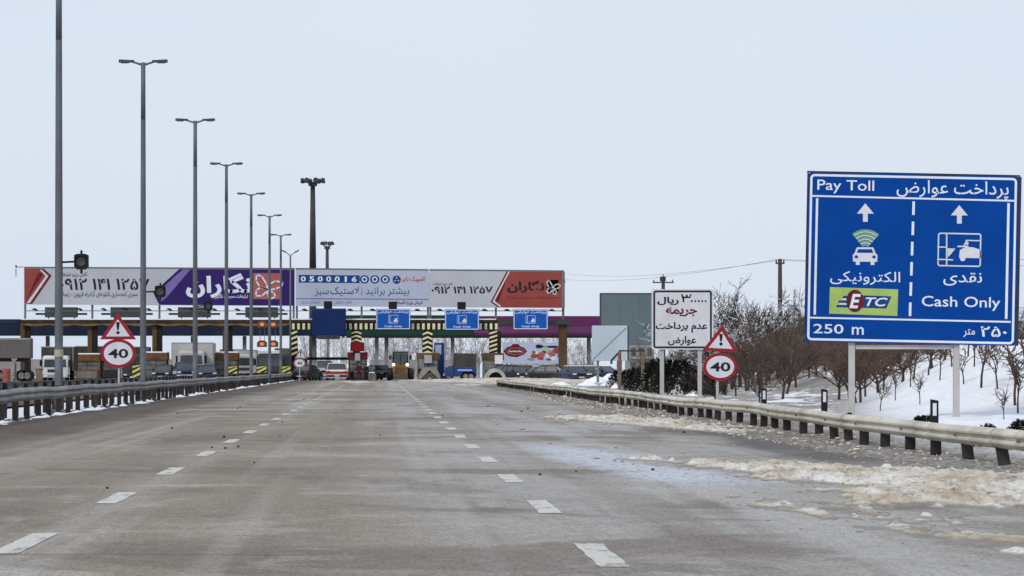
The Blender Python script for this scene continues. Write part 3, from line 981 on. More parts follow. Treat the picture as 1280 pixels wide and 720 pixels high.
# ------------------------------------------------------------------ speed and danger signs
def tri_sign(root, apex, bl_, br_, zy, w, y=0.0, red='sign_red'):
    """red bordered triangle with an exclamation mark"""
    def inset(k):
        cx, cz = (apex[0] + bl_[0] + br_[0]) / 3, (apex[1] + bl_[1] + br_[1]) / 3
        return [(cx + (p[0] - cx) * k, cz + (p[1] - cz) * k) for p in (bl_, br_, apex)]
    MB().prism(inset(1.0), 'y', y - 0.012, y + 0.02).build('border', M[red], root)
    MB().prism(inset(0.66), 'y', y - 0.020, y - 0.013).build('plate', M['sign_grey'], root)
    cx, cz = inset(1)[2][0], (apex[1] * .33 + (bl_[1] + br_[1]) * .335)
    h = apex[1] - bl_[1]
    cx = (apex[0] + bl_[0] + br_[0]) / 3
    MB().poly([(cx - w * .45, bl_[1] + h * .36), (cx + w * .45, bl_[1] + h * .36), (cx + w, bl_[1] + h * .66), (cx - w, bl_[1] + h * .66)], y - 0.024).poly(ell(cx, bl_[1] + h * .26, w * .9, w * .9, 16), y - 0.024).build('exclamation_mark', M['ink_black'], root)


def speed_sign(D, px, tri, circ, lab, post_px, base=0.0, txt=None, red='sign_red'):
    x0 = PX(px, D)
    k = D / F
    L_ = lambda p: (PX(p[0], D) - x0, PZ(p[1], D) - base)
    o = thing('speed_sign', (x0, D, base), lab, 'road sign')
    xp = PX(post_px, D) - x0
    MB().tube((xp, 0.06, -0.3), (xp, 0.06, L_(tri[0])[1] - 0.15), 0.035, n=10).build('post', M['post_white'], o)
    t_ = [L_(p) for p in tri]
    tri_sign(o, t_[0], t_[1], t_[2], 0, 2.3 * k * (.45 if txt else 1), red=red)
    cx, cz = L_(circ[0])
    rx, rz = circ[1] * k, circ[2] * k
    MB().prism(ell(cx, cz, rx, rz), 'y', -0.012, 0.02).build('ring', M[red], o)
    MB().prism(ell(cx, cz, rx - 4.1 * k * (.4 if txt else 1), rz - 3.7 * k * (.4 if txt else 1)), 'y', -0.02, -0.013).build('disc', M['sign_grey'], o)
    w, h = (txt or (12.6, 5.8))
    n = MB()
    text(n, '40', cx - w * k, cx + w * k, cz - h * k, cz + h * k, -0.024, 0.025)
    n.build('number', M['ink_black'], o)
    return o


speed_sign(92, 900, [(902.7, 406.8), (877.6, 438), (923, 440.3)], ((900.3, 458.6), 21.5, 17.5), 'red ringed 40 sign under a danger triangle right of the white fine notice', 897, VZ(PX(897, 92), 92))
speed_sign(130, 147.5, [(147.3, 391.5), (124.8, 424.3), (170.3, 424.3)], ((147.8, 441.8), 22.0, 18.0), 'red ringed 40 sign under a danger triangle behind the left guard rail', 148.5, 0.0)
speed_sign(345, 375, [(376, 435), (368, 448.5), (384, 448.5)], ((374.5, 454), 7.6, 6.2), 'small faded 40 sign with triangle at the far end of the left rail', 374.5, 0.0, (3.2, 1.8), 'sign_faded')

# ------------------------------------------------------------------ the big blue toll sign
SD = 82.0
SK = SD / F
SW, SH = 262.0, 211.5                       # photo pixels across and up


def S(x, y):                                # photo pixel on the sign face -> metres on the sign
    s_ = ((x - 1007) * 211.0 - (427 - y) * 6.0) / (261.0 * 211.0 + 4.0 * 6.0)
    t_ = ((427 - y) + 4.0 * s_) / 211.0
    return (s_ * SW * SK, t_ * SH * SK)


bx, bz = PX(1007, SD), PZ(427, SD)
gz = VZ(PX(1130, SD), SD)
big = thing('toll_sign', (bx, SD, 0), 'big blue Pay Toll direction sign on two pale posts, 250 m', 'road sign')
ROLL = R(1.15)
rot = Matrix.Rotation(ROLL, 3, 'Y')


def place(o, child):
    child.location = (0, 0, bz)
    child.rotation_euler = (0, ROLL, 0)
    child.parent = o
    return child


for i, (x, yb) in enumerate(((1065.5, 523), (1196.5, 531))):
    lx = PX(x, SD) - bx
    MB().cbox(lx - 0.066, lx + 0.066, 0.07, 0.21, -0.2, bz + 0.25 - lx * 0.02 + 0.0, .008).build('post', M['post_white'], big)
cb = MB()
z_ = PZ(434, SD)
cb.cbox(PX(1070, SD) - bx, PX(1192, SD) - bx, 0.09, 0.16, z_ - 0.045, z_ + 0.05, .006)
cb.cbox(PX(1070, SD) - bx, PX(1192, SD) - bx, 0.09, 0.16, bz + 1.6, bz + 1.7, .006).cbox(PX(1070, SD) - bx, PX(1192, SD) - bx, 0.09, 0.16, bz + 2.9, bz + 3.0, .006)
cb.build('cross_bar', M['post_white'], big)
W_, H_ = SW * SK, SH * SK
pn = MB()
pn.prism(round_rect(0, W_, 0, H_, 0.05), 'y', 0.0, 0.06)
place(big, pn.build('panel', M['sign_blue'], big))
ed = MB()
for x0, x1, z0, z1 in ((-0.035, W_ + 0.035, H_, H_ + 0.035), (W_, W_ + 0.07, 0.0, H_), (-0.03, 0, 0.25, H_)):
    ed.box(x0, x1, 0.012, 0.058, z0, z1)
place(big, ed.build('edge_trim', M['sign_edge'], big))
YF = -0.004


def signpart(mb, name, m):
    return place(big, mb.build(name, m, big))


ln = MB()
frame(ln, 0.03, W_ - 0.03, 0.03, H_ - 0.03, 0.10, 0.05, YF)


def q(mb, x0, x1, y0, y1, y=YF, xb0=None, xb1=None):
    xb0, xb1 = (x0 if xb0 is None else xb0), (x1 if xb1 is None else xb1)
    return mb.poly([S(xb0, y1), S(xb1, y1), S(x1, y0), S(x0, y0)], y)


LAY = [0]


def sline(mb, p0, p1, w):
    LAY[0] += 1                               # each line a little proud of the last, so crossings never share a plane
    return stroke(mb, [S(*p0), S(*p1)], w * SK, YF - .0015 * (1 + LAY[0] % 7))


sline(ln, (1015, 245.2), (1270, 250.2), 2.2)
sline(ln, (1011, 397.0), (1262, 401.2), 2.2)
sline(ln, (1022.8, 249), (1018.6, 392.5), 2.9)
sline(ln, (1261.2, 254), (1257, 396.5), 3.2)
for k_ in range(6):
    y0 = 251 + 25.2 * k_
    sline(ln, (1143 - 1.05 * k_ - 0, y0 + 1.5), (1142.5 - 1.05 * k_, y0 + 16.5), 3.2)
signpart(ln, 'border_lines', M['sign_white'])
sm = MB()
for y_ in (268, 318.5, 371):
    stroke(sm, [S(1011.5, y_), S(1266, y_ + 4)], .007, -.0022)
signpart(sm, 'panel_seams', M['etc_navy'])


def stext(mb, s, x0, x1, y0, y1, **kw):
    a, b = S(x0, (y0 + y1) / 2), S(x1, (y0 + y1) / 2)
    zm = (S((x0 + x1) / 2, y0)[1], S((x0 + x1) / 2, y1)[1])
    return text(mb, s, a[0], b[0], zm[1], zm[0], YF, **kw)


for s_, r, kw in (('Pay Toll', (1023.2, 1094, 225.3, 242.2), dict(bold=.006)), (persian('پرداخت عوارض'), (1122, 1261.5, 225.5, 248.5), dict(bold=.004)),
                  (persian('الکترونیکی'), (1038.3, 1125.5, 339, 355.8), dict(bold=.004)), (persian('نقدی'), (1179.3, 1227.3, 340, 356.5), dict(bold=.004)),
                  ('Cash Only', (1152, 1249.8, 369.8, 387), dict(bold=.006)), ('250', (1016.8, 1054.3, 405, 416.8), dict(bold=.008)), ('m', (1064.7, 1079.5, 408.4, 418), dict(bold=.008)),
                  ('۲۵۰', (1225, 1258, 407, 420), dict(bold=.016)), (persian('متر'), (1203.5, 1218, 410.5, 420.5), dict(bold=.01))):
    mb = MB()
    stext(mb, s_, *r, **kw)
    signpart(mb, 'lettering', M['sign_white'])
for ax, ay in ((1082.7, 254.2), (1199.8, 255.9)):
    mb = MB()
    mb.poly([S(ax - 10.6, ay + 12.8), S(ax + 10.6, ay + 12.8), S(ax, ay)], YF)
    mb.poly([S(ax - 3, ay + 23), S(ax + 3, ay + 23), S(ax + 3, ay + 12.8), S(ax - 3, ay + 12.8)], YF)
    signpart(mb, 'arrow', M['sign_grey'])
# car with radio fan
fn, fw = MB(), MB()
cx, cz = S(1082.3, 312.5)
for k_ in range(5):
    r_ = (26.0 - 4.6 * k_) * SK
    ring(fn if k_ % 2 == 0 or True else fw, cx, cz, r_ * 1.0, r_, 2.5 * SK, YF, 14, 50, 130)
    if k_ < 4: ring(fw, cx, cz, r_ - 2.7 * SK, r_ - 2.7 * SK, 1.2 * SK, YF, 14, 50, 130)
signpart(fn, 'radio_fan', M['fan_green'])
signpart(fw, 'radio_fan', M['sign_grey'])
ci = MB()
P_ = lambda *pts: [S(1082 + a, 320 + b) for a, b in pts]
ci.poly(P_((-15, 7), (15, 7), (15.5, -1), (13, -4), (-13, -4), (-15.5, -1)), YF)
ci.poly(P_((-13, -4), (-10.4, -4), (-8.4, -8.6), (-10.6, -10.2)), YF).poly(P_((10.4, -4), (13, -4), (10.6, -10.2), (8.4, -8.6)), YF)
ci.poly(P_((-8.4, -8.6), (8.4, -8.6), (10.6, -10.2), (9.4, -11), (-9.4, -11), (-10.6, -10.2)), YF)
for s_ in (-1, 1):
    ci.poly(P_((s_ * 9.2 - 2.4, 11), (s_ * 9.2 + 2.4, 11), (s_ * 9.2 + 2.4, 7), (s_ * 9.2 - 2.4, 7)), YF)
signpart(ci, 'car_symbol', M['sign_grey'])
for s_ in (-1, 1):
    cl = MB().poly([S(1082 + s_ * 11 + 2.2 * math.cos(t_), 321 + 2 * math.sin(t_)) for t_ in [-2 * math.pi * i / 12 for i in range(12)]], YF - .004)
    signpart(cl, 'symbol_headlight', M['sign_blue'])
# ETC plate
pl = MB().poly([S(1036.5, 392), S(1121.5, 394.5), S(1122.8, 361.3), S(1037.8, 358.8)], YF)
signpart(pl, 'plate', M['etc_green'])
nv = MB()
nv.poly([S(1076, 384.4), S(1107.8, 385.2), S(1114.5, 370), S(1078, 369)], YF - .004)
for y0, x0 in ((369.6, 1053), (375.4, 1047.5), (381.0, 1045)):
    nv.poly([S(x0, y0 + 2.9), S(1064, y0 + 3.2), S(1065, y0 + 0.3), S(x0 + 1.6, y0)], YF - .004)
signpart(nv, 'speed_bars', M['etc_navy'])
nw = MB()
for y0, x0 in ((372.8, 1052), (378.6, 1049)):
    nw.poly([S(x0, y0 + 2.2), S(1064, y0 + 2.4), S(1065, y0 + 0.2), S(x0 + 1.2, y0)], YF - .004)
signpart(nw, 'speed_bars', M['sign_grey'])
ee = MB().poly([(S(1068.8, 375.9)[0] + 10.8 * SK * math.cos(t_), S(1068.8, 375.9)[1] + 14 * SK * math.sin(t_)) for t_ in [2 * math.pi * i / 32 for i in range(32)]], YF - .008)
signpart(ee, 'oval', M['ink_maroon'])
eb = MB()
stext(eb, 'E', 1062, 1076, 367.3, 385.2, bold=.03, shear=.25)
eb.v = [(a, YF - .012, c_) for a, b, c_ in eb.v]
signpart(eb, 'lettering', M['sign_white'])
tb = MB()
stext(tb, 'TC', 1082, 1109.5, 371.6, 382.6, bold=.02, shear=.3)
tb.v = [(a, YF - .012, c_) for a, b, c_ in tb.v]
signpart(tb, 'lettering', M['sign_white'])
# cash pictogram
cp = MB()
a, b = S(1171.8, 332.2), S(1227.2, 291)
frame(cp, a[0], b[0], a[1], b[1], 3.5 * SK, 1.7 * SK, YF)
sline(cp, (1183.8, 291), (1183.4, 331), 1.8)
sline(cp, (1172.5, 308.2), (1184, 308.4), 1.6)
cp.poly([S(1185, 321), S(1189, 317), S(1194.5, 310), S(1184.5, 309.8)], YF)
sline(cp, (1172, 323.6), (1191, 324.2), 1.6)
sline(cp, (1197.5, 307.4), (1210, 307.2), 1.8)
cp.poly([S(1201 + 2 * math.cos(t_) + 8, 304.5 + 2.2 * math.sin(t_) - 1) for t_ in [-2 * math.pi * i / 12 for i in range(12)]], YF)
cp.poly([S(1199, 321.5), S(1226, 322), S(1226, 311.5), S(1217, 308.5), S(1207, 307.8), S(1200, 312)], YF)
cp.poly([S(1203.5 + 3.4 * math.cos(t_), 322.6 + 3.2 * math.sin(t_)) for t_ in [-2 * math.pi * i / 12 for i in range(12)]], YF - 0.003)
sline(cp, (1205.5, 306), (1208.5, 299.8), 1.5)
sline(cp, (1208, 299.8), (1226, 300.2), 1.5)
signpart(cp, 'cash_symbol', M['sign_grey'])

# ------------------------------------------------------------------ white fine notice
ND = 112.0
NK = ND / F
nx, nz = PX(814.6, ND), PZ(436.9, ND)
nt_ = thing('notice_sign', (nx, ND, 0), 'white square notice with black and red Persian text on two posts', 'road sign')
NXY = lambda x, y: ((x - 814.6) * NK, (436.9 - y) * NK)
NW, NH = NXY(891.8, 361.5)
MB().prism(round_rect(0, NW, nz, nz + NH, 0.07), 'y', 0, 0.05).build('panel', M['sign_grey'], nt_)
mb = MB()
frame(mb, 2.0 * NK, NW - 2.0 * NK, nz + 1.6 * NK, nz + NH - 1.6 * NK, 0.08, 2.3 * NK, -0.004)
mb.build('border_line', M['ink_black'], nt_)
for s_, r, m in ((persian('ریال'), (821.7, 848.4, 371, 381.5), 'ink_black'), 
                 (persian('جریمه'), (832.3, 871.5, 384, 396), 'ink_maroon'), (persian('عدم پرداخت'), (819.6, 884.3, 402.5, 416), 'ink_black'), (persian('عوارض'), (835, 870.3, 420, 432), 'ink_black')):
    mb = MB()
    a, b = NXY(r[0], r[3]), NXY(r[1], r[2])
    text(mb, s_, a[0], b[0], nz + a[1], nz + b[1], -0.004, 0.03)
    mb.build('lettering', M[m], nt_)
mb = MB()
stroke(mb, [(a_[0], nz + a_[1]) for a_ in [NXY(*p_) for p_ in ((854.6, 377.2), (854.0, 373.5), (852.4, 368.6))]], 2.0 * NK, -.004)
stroke(mb, [(a_[0], nz + a_[1]) for a_ in [NXY(*p_) for p_ in ((853.2, 370.6), (855.4, 372), (857.6, 371.6), (858.4, 368.8), (859.4, 371.8), (862, 371.8), (863.4, 368.2))]], 1.7 * NK, -.004)
for i in range(5):
    a = NXY(864.8 + 4.3 * i, 376.4)
    mb.poly(ell(a[0], nz + a[1], 1.25 * NK, 1.25 * NK, 10), -0.004)
mb.build('lettering', M['ink_black'], nt_)
for px in (827.8, 875):
    a = NXY(px, 0)
    MB().cbox(a[0] - 0.06, a[0] + 0.06, 0.06, 0.16, -0.2, nz + 0.3, .006).build('post', M['post_white'], nt_)
MB().cbox(NXY(827, 0)[0], NXY(876, 0)[0], 0.07, 0.12, nz + NH * .7, nz + NH * .7 + .08, .005).build('cross_bar', M['post_white'], nt_)

# ------------------------------------------------------------------ delineators, frames, small boards on the right verge
def delineator(px, D, ztop, label):
    x = PX(px, D)
    g_ = VZ(x, D)
    o = thing('delineator_post', (x, D, 0), label, 'marker post', 'black marker posts behind the right rail')
    MB().prism([(-0.06, g_ - .2), (0.06, g_ - .2), (0.06, ztop - 0.02), (-0.06, ztop)], 'y', -0.02, 0.03).build('body', M['black'], o)
    MB().rect(-0.028, 0.03, ztop - 0.25, ztop - 0.06, -0.024).build('reflector', M['sign_white'], o)


delineator(1168, 57, PZ(499, 57), 'black marker post with white reflector beside the right leg of the big blue sign')
delineator(1030.5, 71, PZ(486, 71), 'black marker post with white reflector left of the big blue sign legs')
delineator(955, 84, PZ(485, 84), 'black marker post with white reflector between the speed sign and the big blue sign')

fx = PX(774.5, 165)
f_ = thing('barrier_frame', (fx, 165, 0), 'rusty brown pipe frame with a slanted brace standing before the dark bushes', 'pipe frame')
zt = PZ(439.5, 165)
w_ = PX(803.5, 165) - fx
for x in (0, w_):
    MB().cbox(x - .075, x + .075, -.06, .06, -0.2, zt, .01).build('post', M['post_rust'], f_)
MB().cbox(-.02, w_ + .1, -.05, .05, zt + .003, zt + .07, .01).build('top_bar', M['dark_grey'], f_)
MB().tube((0.0, 0.0, zt), (PX(764, 165) - fx, 0, PZ(451, 165)), .05, n=6).tube((PX(764, 165) - fx, 0, PZ(451, 165)), (PX(764.5, 165) - fx, 0, PZ(455, 165)), .05, n=6).build('brace', M['dark_grey'], f_)

D = 280
o = thing('blank_board', (PX(740, D), D, 0), 'small pale blue-grey blank board with a diagonal seam beside the slate billboard', 'board')
w_ = PX(784.5, D) - PX(740, D)
z0, z1 = PZ(451, D), PZ(407, D)
MB().cbox(0, w_, 0, 0.12, z0, z1, .02).build('panel', M['pale_panel'], o)
MB().tube((0.08, -0.02, z0 + .12), (w_ - .1, -0.02, z1 - .15), 0.022, n=5).build('seam', M['vms_grey'], o)
MB().box(w_ + .003, w_ + .09, -0.01, 0.13, z0, z1).build('edge_trim', M['dark_grey'], o)
for x in (0.45, w_ - .5):
    MB().cbox(x - .09, x + .09, 0.13, .3, -.1, z1 - .3, .01).build('post', M['vms_grey'], o)

D = 330
o = thing('billboard', (PX(751, D), D, 0), 'large blank slate grey billboard behind the white notice', 'billboard')
w_ = PX(846, D) - PX(751, D)
z0, z1 = PZ(431, D), PZ(367.5, D)
MB().cbox(0, w_, 0, 0.3, z0, z1, .03).build('panel', M['teal_panel'], o)
mb = MB()
mb.box(-0.09, -.003, -.02, .32, z0, z1 + .09).box(-.003, w_ + .09, -.02, .32, z1 + .003, z1 + .09)
mb.build('edge_trim', M['dark_grey'], o)
mb = MB()
for i in range(1, 4):
    mb.box(w_ * i / 4 - .012, w_ * i / 4 + .012, -.012, -.001, z0 + .05, z1 - .05)
mb.build('seam', M['teal_panel'], o)
for x in (1.6, w_ - 1.2):
    MB().cbox(x - .16, x + .16, 0.32, .62, -.1, z1 - .6, .02).build('post', M['galv_dark'], o)

# ------------------------------------------------------------------ poles, wires, towers, high masts
def utility_pole(px, D, ytop, label, arm=False, r=0.14):
    o = thing('utility_pole', (PX(px, D), D, 0), label, 'utility pole')
    zt = PZ(ytop, D)
    MB().tube((0, 0, -.3), (0, 0, zt), r * 1.15, r * .8, 8).build('pole', M['wood_pole'], o, smooth=True)
    if arm:
        MB().cbox(-.85, .85, -.06, .06, zt - .5, zt - .40, .01).build('cross_arm', M['wood_pole'], o)
        for x in (-.75, 0.0, .75):
            MB().tube((x, 0, zt - .42 if x else zt), (x, 0, zt - .22 if x else zt + .2), .05, .035, 6).build('insulator', M['dark_grey'], o)
        MB().cbox(-.26, .2, -.18, .18, zt - .35, zt + .02, .03).build('transformer', M['dark_grey'], o)
    else:
        MB().cbox(-.24, .24, -.05, .05, zt - .28, zt - .2, .01).build('cross_arm', M['wood_pole'], o)
        for x in (-.2, .2):
            MB().tube((x, 0, zt - .22), (x, 0, zt - .04), .045, .03, 6).build('insulator', M['dark_grey'], o)
    return PX(px, D), D, zt


A = utility_pole(975, 200, 323.5, 'tall bare wooden pole standing left of the big blue sign', r=.13)
B = utility_pole(829, 300, 346, 'wooden pole with a cross arm, its top showing above the white notice', arm=True, r=.17)
W1 = []
for (p0, p1, sag, nm) in (((A[0] - .2, A[1], A[2] - .04), (PX(704, 420), 420, PZ(349, 420)), 0.55, 'left'), ((A[0] + .2, A[1], A[2] - .04), (PX(704, 420) + .5, 420.4, PZ(342, 420)), 0.55, 'left'),
                      ((A[0] - .2, A[1] + .01, A[2] - .04), (PX(1330, 190), 150, PZ(331, 150) + 0.3), 0.35, 'right'), ((A[0] + .2, A[1] + .01, A[2] - .04), (PX(1330, 190) + .4, 150.4, PZ(331, 150) + .8), 0.35, 'right')):
    mb = MB()
    pts = []
    for i in range(25):
        t_ = i / 24
        pts.append(Vector(p0).lerp(Vector(p1), t_) - Vector((0, 0, sag * 4 * t_ * (1 - t_))))
    for a, b in zip(pts, pts[1:]):
        mb.tube(a, b, .011, n=4, caps=False)
    tag(mb.build('overhead_wire', M['wood_pole']), 'thin overhead wire running %s from the tall wooden pole' % ('left towards the toll plaza' if nm == 'left' else 'right behind the big blue sign'), 'wire', 'overhead wires ' + nm)
# the pole that carries the far wire ends, hidden behind the red billboard
utility_pole(704, 421, 350, 'far wooden pole behind the red end of the billboard', r=.14)

D = 600
o = thing('lattice_mast', (PX(993, D), D, 0), 'thin far radio mast rising above the bare trees', 'mast')
mb = MB()
zt = PZ(362, D)
for sx, sy in ((-1, -1), (1, -1), (0, 1)):
    mb.tube((sx * .5, sy * .5, 0), (sx * .1, sy * .1, zt), .05, .035, 4)
for i in range(16):
    z0, z1 = zt * i / 16, zt * (i + 1) / 16
    k0, k1 = .5 - .4 * i / 16, .5 - .4 * (i + 1) / 16
    mb.tube((-k0, -k0, z0), (k1, -k1, z1), .028, n=3).tube((k0, -k0, z0), (0, k1, z1), .028, n=3).tube((0, k0, z0), (-k1, -k1, z1), .028, n=3)
mb.build('lattice', M['galv_dark'], o)


def high_mast(px, D, ytop, r0, r1, spread, nlamps, label, up):
    o = thing('floodlight_mast', (PX(px, D), D, 0), label, 'floodlight mast')
    zt = PZ(ytop, D)
    mb = MB()
    mb.tube((0, 0, 0), (0, 0, zt * .55), r0, r0 * .75 + r1 * .25, 12, caps=False).tube((0, 0, zt * .55), (0, 0, zt), r0 * .75 + r1 * .25, r1, 12)
    mb.build('mast', M['dark_grey'], o, smooth=True)
    mb = MB().tube((0, 0, zt - .35), (0, 0, zt + .15), r1 * 1.9, n=10)
    mb.build('head_frame', M['dark_grey'], o)
    for i in range(nlamps):
        a = 2 * math.pi * i / nlamps + .26
        c_, s_ = math.cos(a), math.sin(a)
        k = MB()
        k.tube((c_ * r1, s_ * r1, zt - .1), (c_ * spread * .7, s_ * spread * .7, zt - .1 + up), .07, n=6)
        k.tube((c_ * spread * .6, s_ * spread * .6, zt - .05 + up), (c_ * spread, s_ * spread, zt - .2 + up * 1.7), .17, .34, 8)
        k.build('floodlight', M['dark_grey'], o)


high_mast(391, 450, 229, .48, .28, 1.45, 8, 'tall dark floodlight mast with a crown of lamps behind the tyre billboard', .30)
high_mast(409, 650, 309, .42, .26, 1.15, 6, 'farther shorter floodlight mast right of the tall one', .55)
# ------------------------------------------------------------------ toll plaza
TD = 375.0
TX = lambda px, D=TD: PX(px, D)
TZ = lambda py, D=TD: PZ(py, D)

# front canopy
cn_ = thing('toll_canopy', (0, TD, 0), 'long low toll canopy with brown soffit and yellow and black fascia under the billboards', 'canopy')
zt, zs = TZ(399), TZ(405.5)
x0, x1 = TX(26), TX(714)
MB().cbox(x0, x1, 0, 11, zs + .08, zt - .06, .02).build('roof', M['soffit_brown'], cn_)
mb = MB()
n = 120
for i in range(n):
    a, b = x0 + (TX(620) - x0) * i / n, x0 + (TX(620) - x0) * (i + 1) / n
    h = .10 + .07 * fbm(a * .3, 1.2) + .05 * fbm(a * 2, 4)
    if h > 0.02: mb.box(a, b, -.03, .8, zt - .057, zt - .05 + h)
mb.build('roof_snow', M['snow'], cn_)
# scalloped soffit trim on the left part
mb = MB()
n = 56
pts = [(x0, zs + .075)]
for i in range(n + 1):
    t_ = i / n
    pts.append((x0 + (TX(362) - x0) * t_, zs - .02 - .16 * abs(math.sin(t_ * math.pi * 10))))
pts.append((TX(362), zs + .075))
for i in range(1, n + 1):
    a, b = pts[i], pts[i + 1]
    mb.prism([(a[0], a[1]), (b[0], b[1]), (b[0], zs + .075), (a[0], zs + .075)], 'y', -0.09, -0.006)
mb.build('soffit_trim', M['trim_gold'], cn_)
# striped fascia
zf0, zf1 = TZ(413), TZ(403.5)
MB().box(TX(362), TX(622), -.10, -.003, zf0, zf1 + .06).build('fascia', M['black'], cn_)
mb = MB()
xs = TX(365)
while xs < TX(619):
    mb.rect(xs, xs + .26, zf0 + .1, zf1 - .06, -.106)
    xs += .52
mb.build('fascia_stripes', M['cream_y'], cn_)
MB().box(TX(622) + .003, TX(714), -.10, -.003, TZ(405.5), TZ(400)).build('fascia', M['dark_grey'], cn_)
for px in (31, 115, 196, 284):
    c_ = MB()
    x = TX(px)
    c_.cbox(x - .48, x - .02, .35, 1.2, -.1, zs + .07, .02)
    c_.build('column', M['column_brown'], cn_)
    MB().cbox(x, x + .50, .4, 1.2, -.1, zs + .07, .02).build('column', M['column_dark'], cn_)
x = TX(704)
MB().cbox(x - .42, x + .42, .35, 1.1, -.1, zs + .07, .03).build('column', M['column_brown'], cn_)


def chevrons(root, x, w, z0, z1, n, kind):
    MB().cbox(x - w, x + w, -.02, .5, z0, z1, .01).build('column_board', M['black'], root)
    mb = MB()
    st = (z1 - z0) / n
    for i in range(n):
        a = z0 + st * i + st * .12
        h = st * .42
        if kind == 'chevron':
            up = st * .45
            mb.poly([(x - w * .95, a), (x, a + up), (x, a + up + h), (x - w * .95, a + h)], -.026).poly([(x, a + up), (x + w * .95, a), (x + w * .95, a + h), (x, a + up + h)], -.026)
        else:
            up = st * .6
            mb.poly([(x - w * .95, a), (x + w * .95, a + up), (x + w * .95, a + up + h), (x - w * .95, a + h)], -.026)
    mb.build('column_stripes', M['cream_y'], root)


for px, wpx, y0, y1, n, kind in ((367, 5, 446, 413.5, 5, 'slash'), (445.5, 6.6, 428.5, 413.5, 3, 'chevron'), (534.5, 6.4, 444, 414, 5, 'chevron'), (616.5, 5.2, 446, 413.5, 6, 'slash')):
    chevrons(cn_, TX(px), wpx * .08, TZ(y0), TZ(y1), n, kind)
    MB().cbox(TX(px) - .35, TX(px) + .35, .55, 1.1, -.1, zs + .07, .02).build('column', M['column_dark'], cn_)
MB().cbox(TX(621.5), TX(626.5), -.0, .5, 0.1, TZ(414), .02).build('column', M['column_dark'], cn_)

# ---- billboards on the canopy roof
BD = 376.0
BX = lambda px: PX(px, BD)
BZ = lambda py: PZ(py, BD)


def billboard(px0, px1, pyt0, pyt1, pyb0, pyb1, base_mat, label, posts):
    """panel between two columns; py*0 at the left, py*1 at the right end"""
    o = thing('billboard', (BX(px0), BD, BZ(399)), label, 'billboard', 'advertising billboards on the toll canopy')
    ox, oz = BX(px0), BZ(399)

    def T(px, py):
        t_ = (px - px0) / (px1 - px0)
        return BX(px) - ox, BZ(py) - oz
    MB().prism([T(px0, pyb0), T(px1, pyb1), T(px1, pyt1), T(px0, pyt0)], 'y', 0, .35).build('panel', base_mat, o)
    mb = MB()
    a, b = T(px0, pyt0), T(px1, pyt1)
    mb.prism([(a[0], a[1] + .003), (b[0], b[1] + .003), (b[0], b[1] + .13), (a[0], a[1] + .13)], 'y', -.03, .38)
    mb.build('top_rail', M['galv_dark'], o)
    for p in posts:
        x = BX(p) - ox
        MB().cbox(x - .10, x + .10, .36, .55, -.02, b[1] - .1, .01).build('post', M['galv_dark'], o)
    mb = MB()
    a, b = T(px0, (388.5)), T(px1, 388.5)
    mb.box(0, b[0], .38, .44, a[1] - .04, a[1] + .04)
    mb.build('walkway_rail', M['galv_dark'], o)
    return o, T


def flat(o, T, name, m, polys, y=-.012):
    mb = MB()
    for p in polys:
        mb.poly([T(*a) for a in p], y)
    return mb.build(name, m, o)


def btext(o, T, s_, r, m, bold=.02, y=-.016, shear=0.0, space=1.0):
    mb = MB()
    a, b = T(r[0], r[3]), T(r[1], r[2])
    text(mb, s_, a[0], b[0], a[1], b[1], y, bold, shear, space)
    return mb.build('lettering', m, o)


# left: red corner, grey phone number, purple logo
o, T = billboard(30, 368.5, 335, 336.5, 380.5, 382.5, M['grey_board'], 'longest billboard with red corner, big phone number and purple field with white Persian lettering', (31, 115, 199, 284, 367))
flat(o, T, 'artwork', M['red_board'], [[(30.5, 379.5), (36, 379.5), (62, 345), (51, 335.6), (30.5, 335.6)]])
flat(o, T, 'artwork', M['red_dark'], [[(33, 375), (55, 341), (48, 341), (41, 356)]], -.016)
flat(o, T, 'artwork', M['sign_grey'], [[(33.5, 378.5), (37.5, 378.5), (60.5, 345), (52, 337.2), (49.6, 337.2), (57.2, 345)]], -.018)
flat(o, T, 'artwork', M['red_dark'], [[(35.2, 379.8), (40.2, 379.8), (64.5, 344.6), (54.5, 335.8), (51, 335.8), (60.8, 344.8)]], -.014)
btext(o, T, persian('تلفن رزرو تبلیغات'), (73, 109, 340, 346.5), M['dark_grey'], .01)
btext(o, T, '۰۹۱۲ ۱۴۱ ۱۲۵۷', (75, 187, 348, 362.5), M['ink_black'], .022)
btext(o, T, persian('مجری انحصاری تابلوهای آزادراه قزوین - زنجان'), (75, 172, 363.5, 372), M['dark_grey'], .01)
flat(o, T, 'artwork', M['purple_board'], [[(199, 381), (368, 382), (368, 337), (224, 336.3), (191.5, 366)]])
flat(o, T, 'artwork', M['lilac'], [[(201, 377), (208, 372), (238, 336.9), (229, 336.7), (195, 365)]], -.016)
flat(o, T, 'artwork', M['purple_board'], [[(196, 362), (224, 336.6), (228, 336.6), (199, 364)]], -.019)
btext(o, T, persian('نگاران'), (232.5, 315, 341.5, 372.5), M['sign_white'], .035)
btext(o, T, persian('تبلیغات محیطی نگاران'), (268, 310, 367.5, 373.5), M['sign_white'], .015, -.02)
flat(o, T, 'emblem_square', M['salmon'], [[(316.5, 373.8), (352, 374), (352, 341.5), (316.5, 341.3)]], -.016)


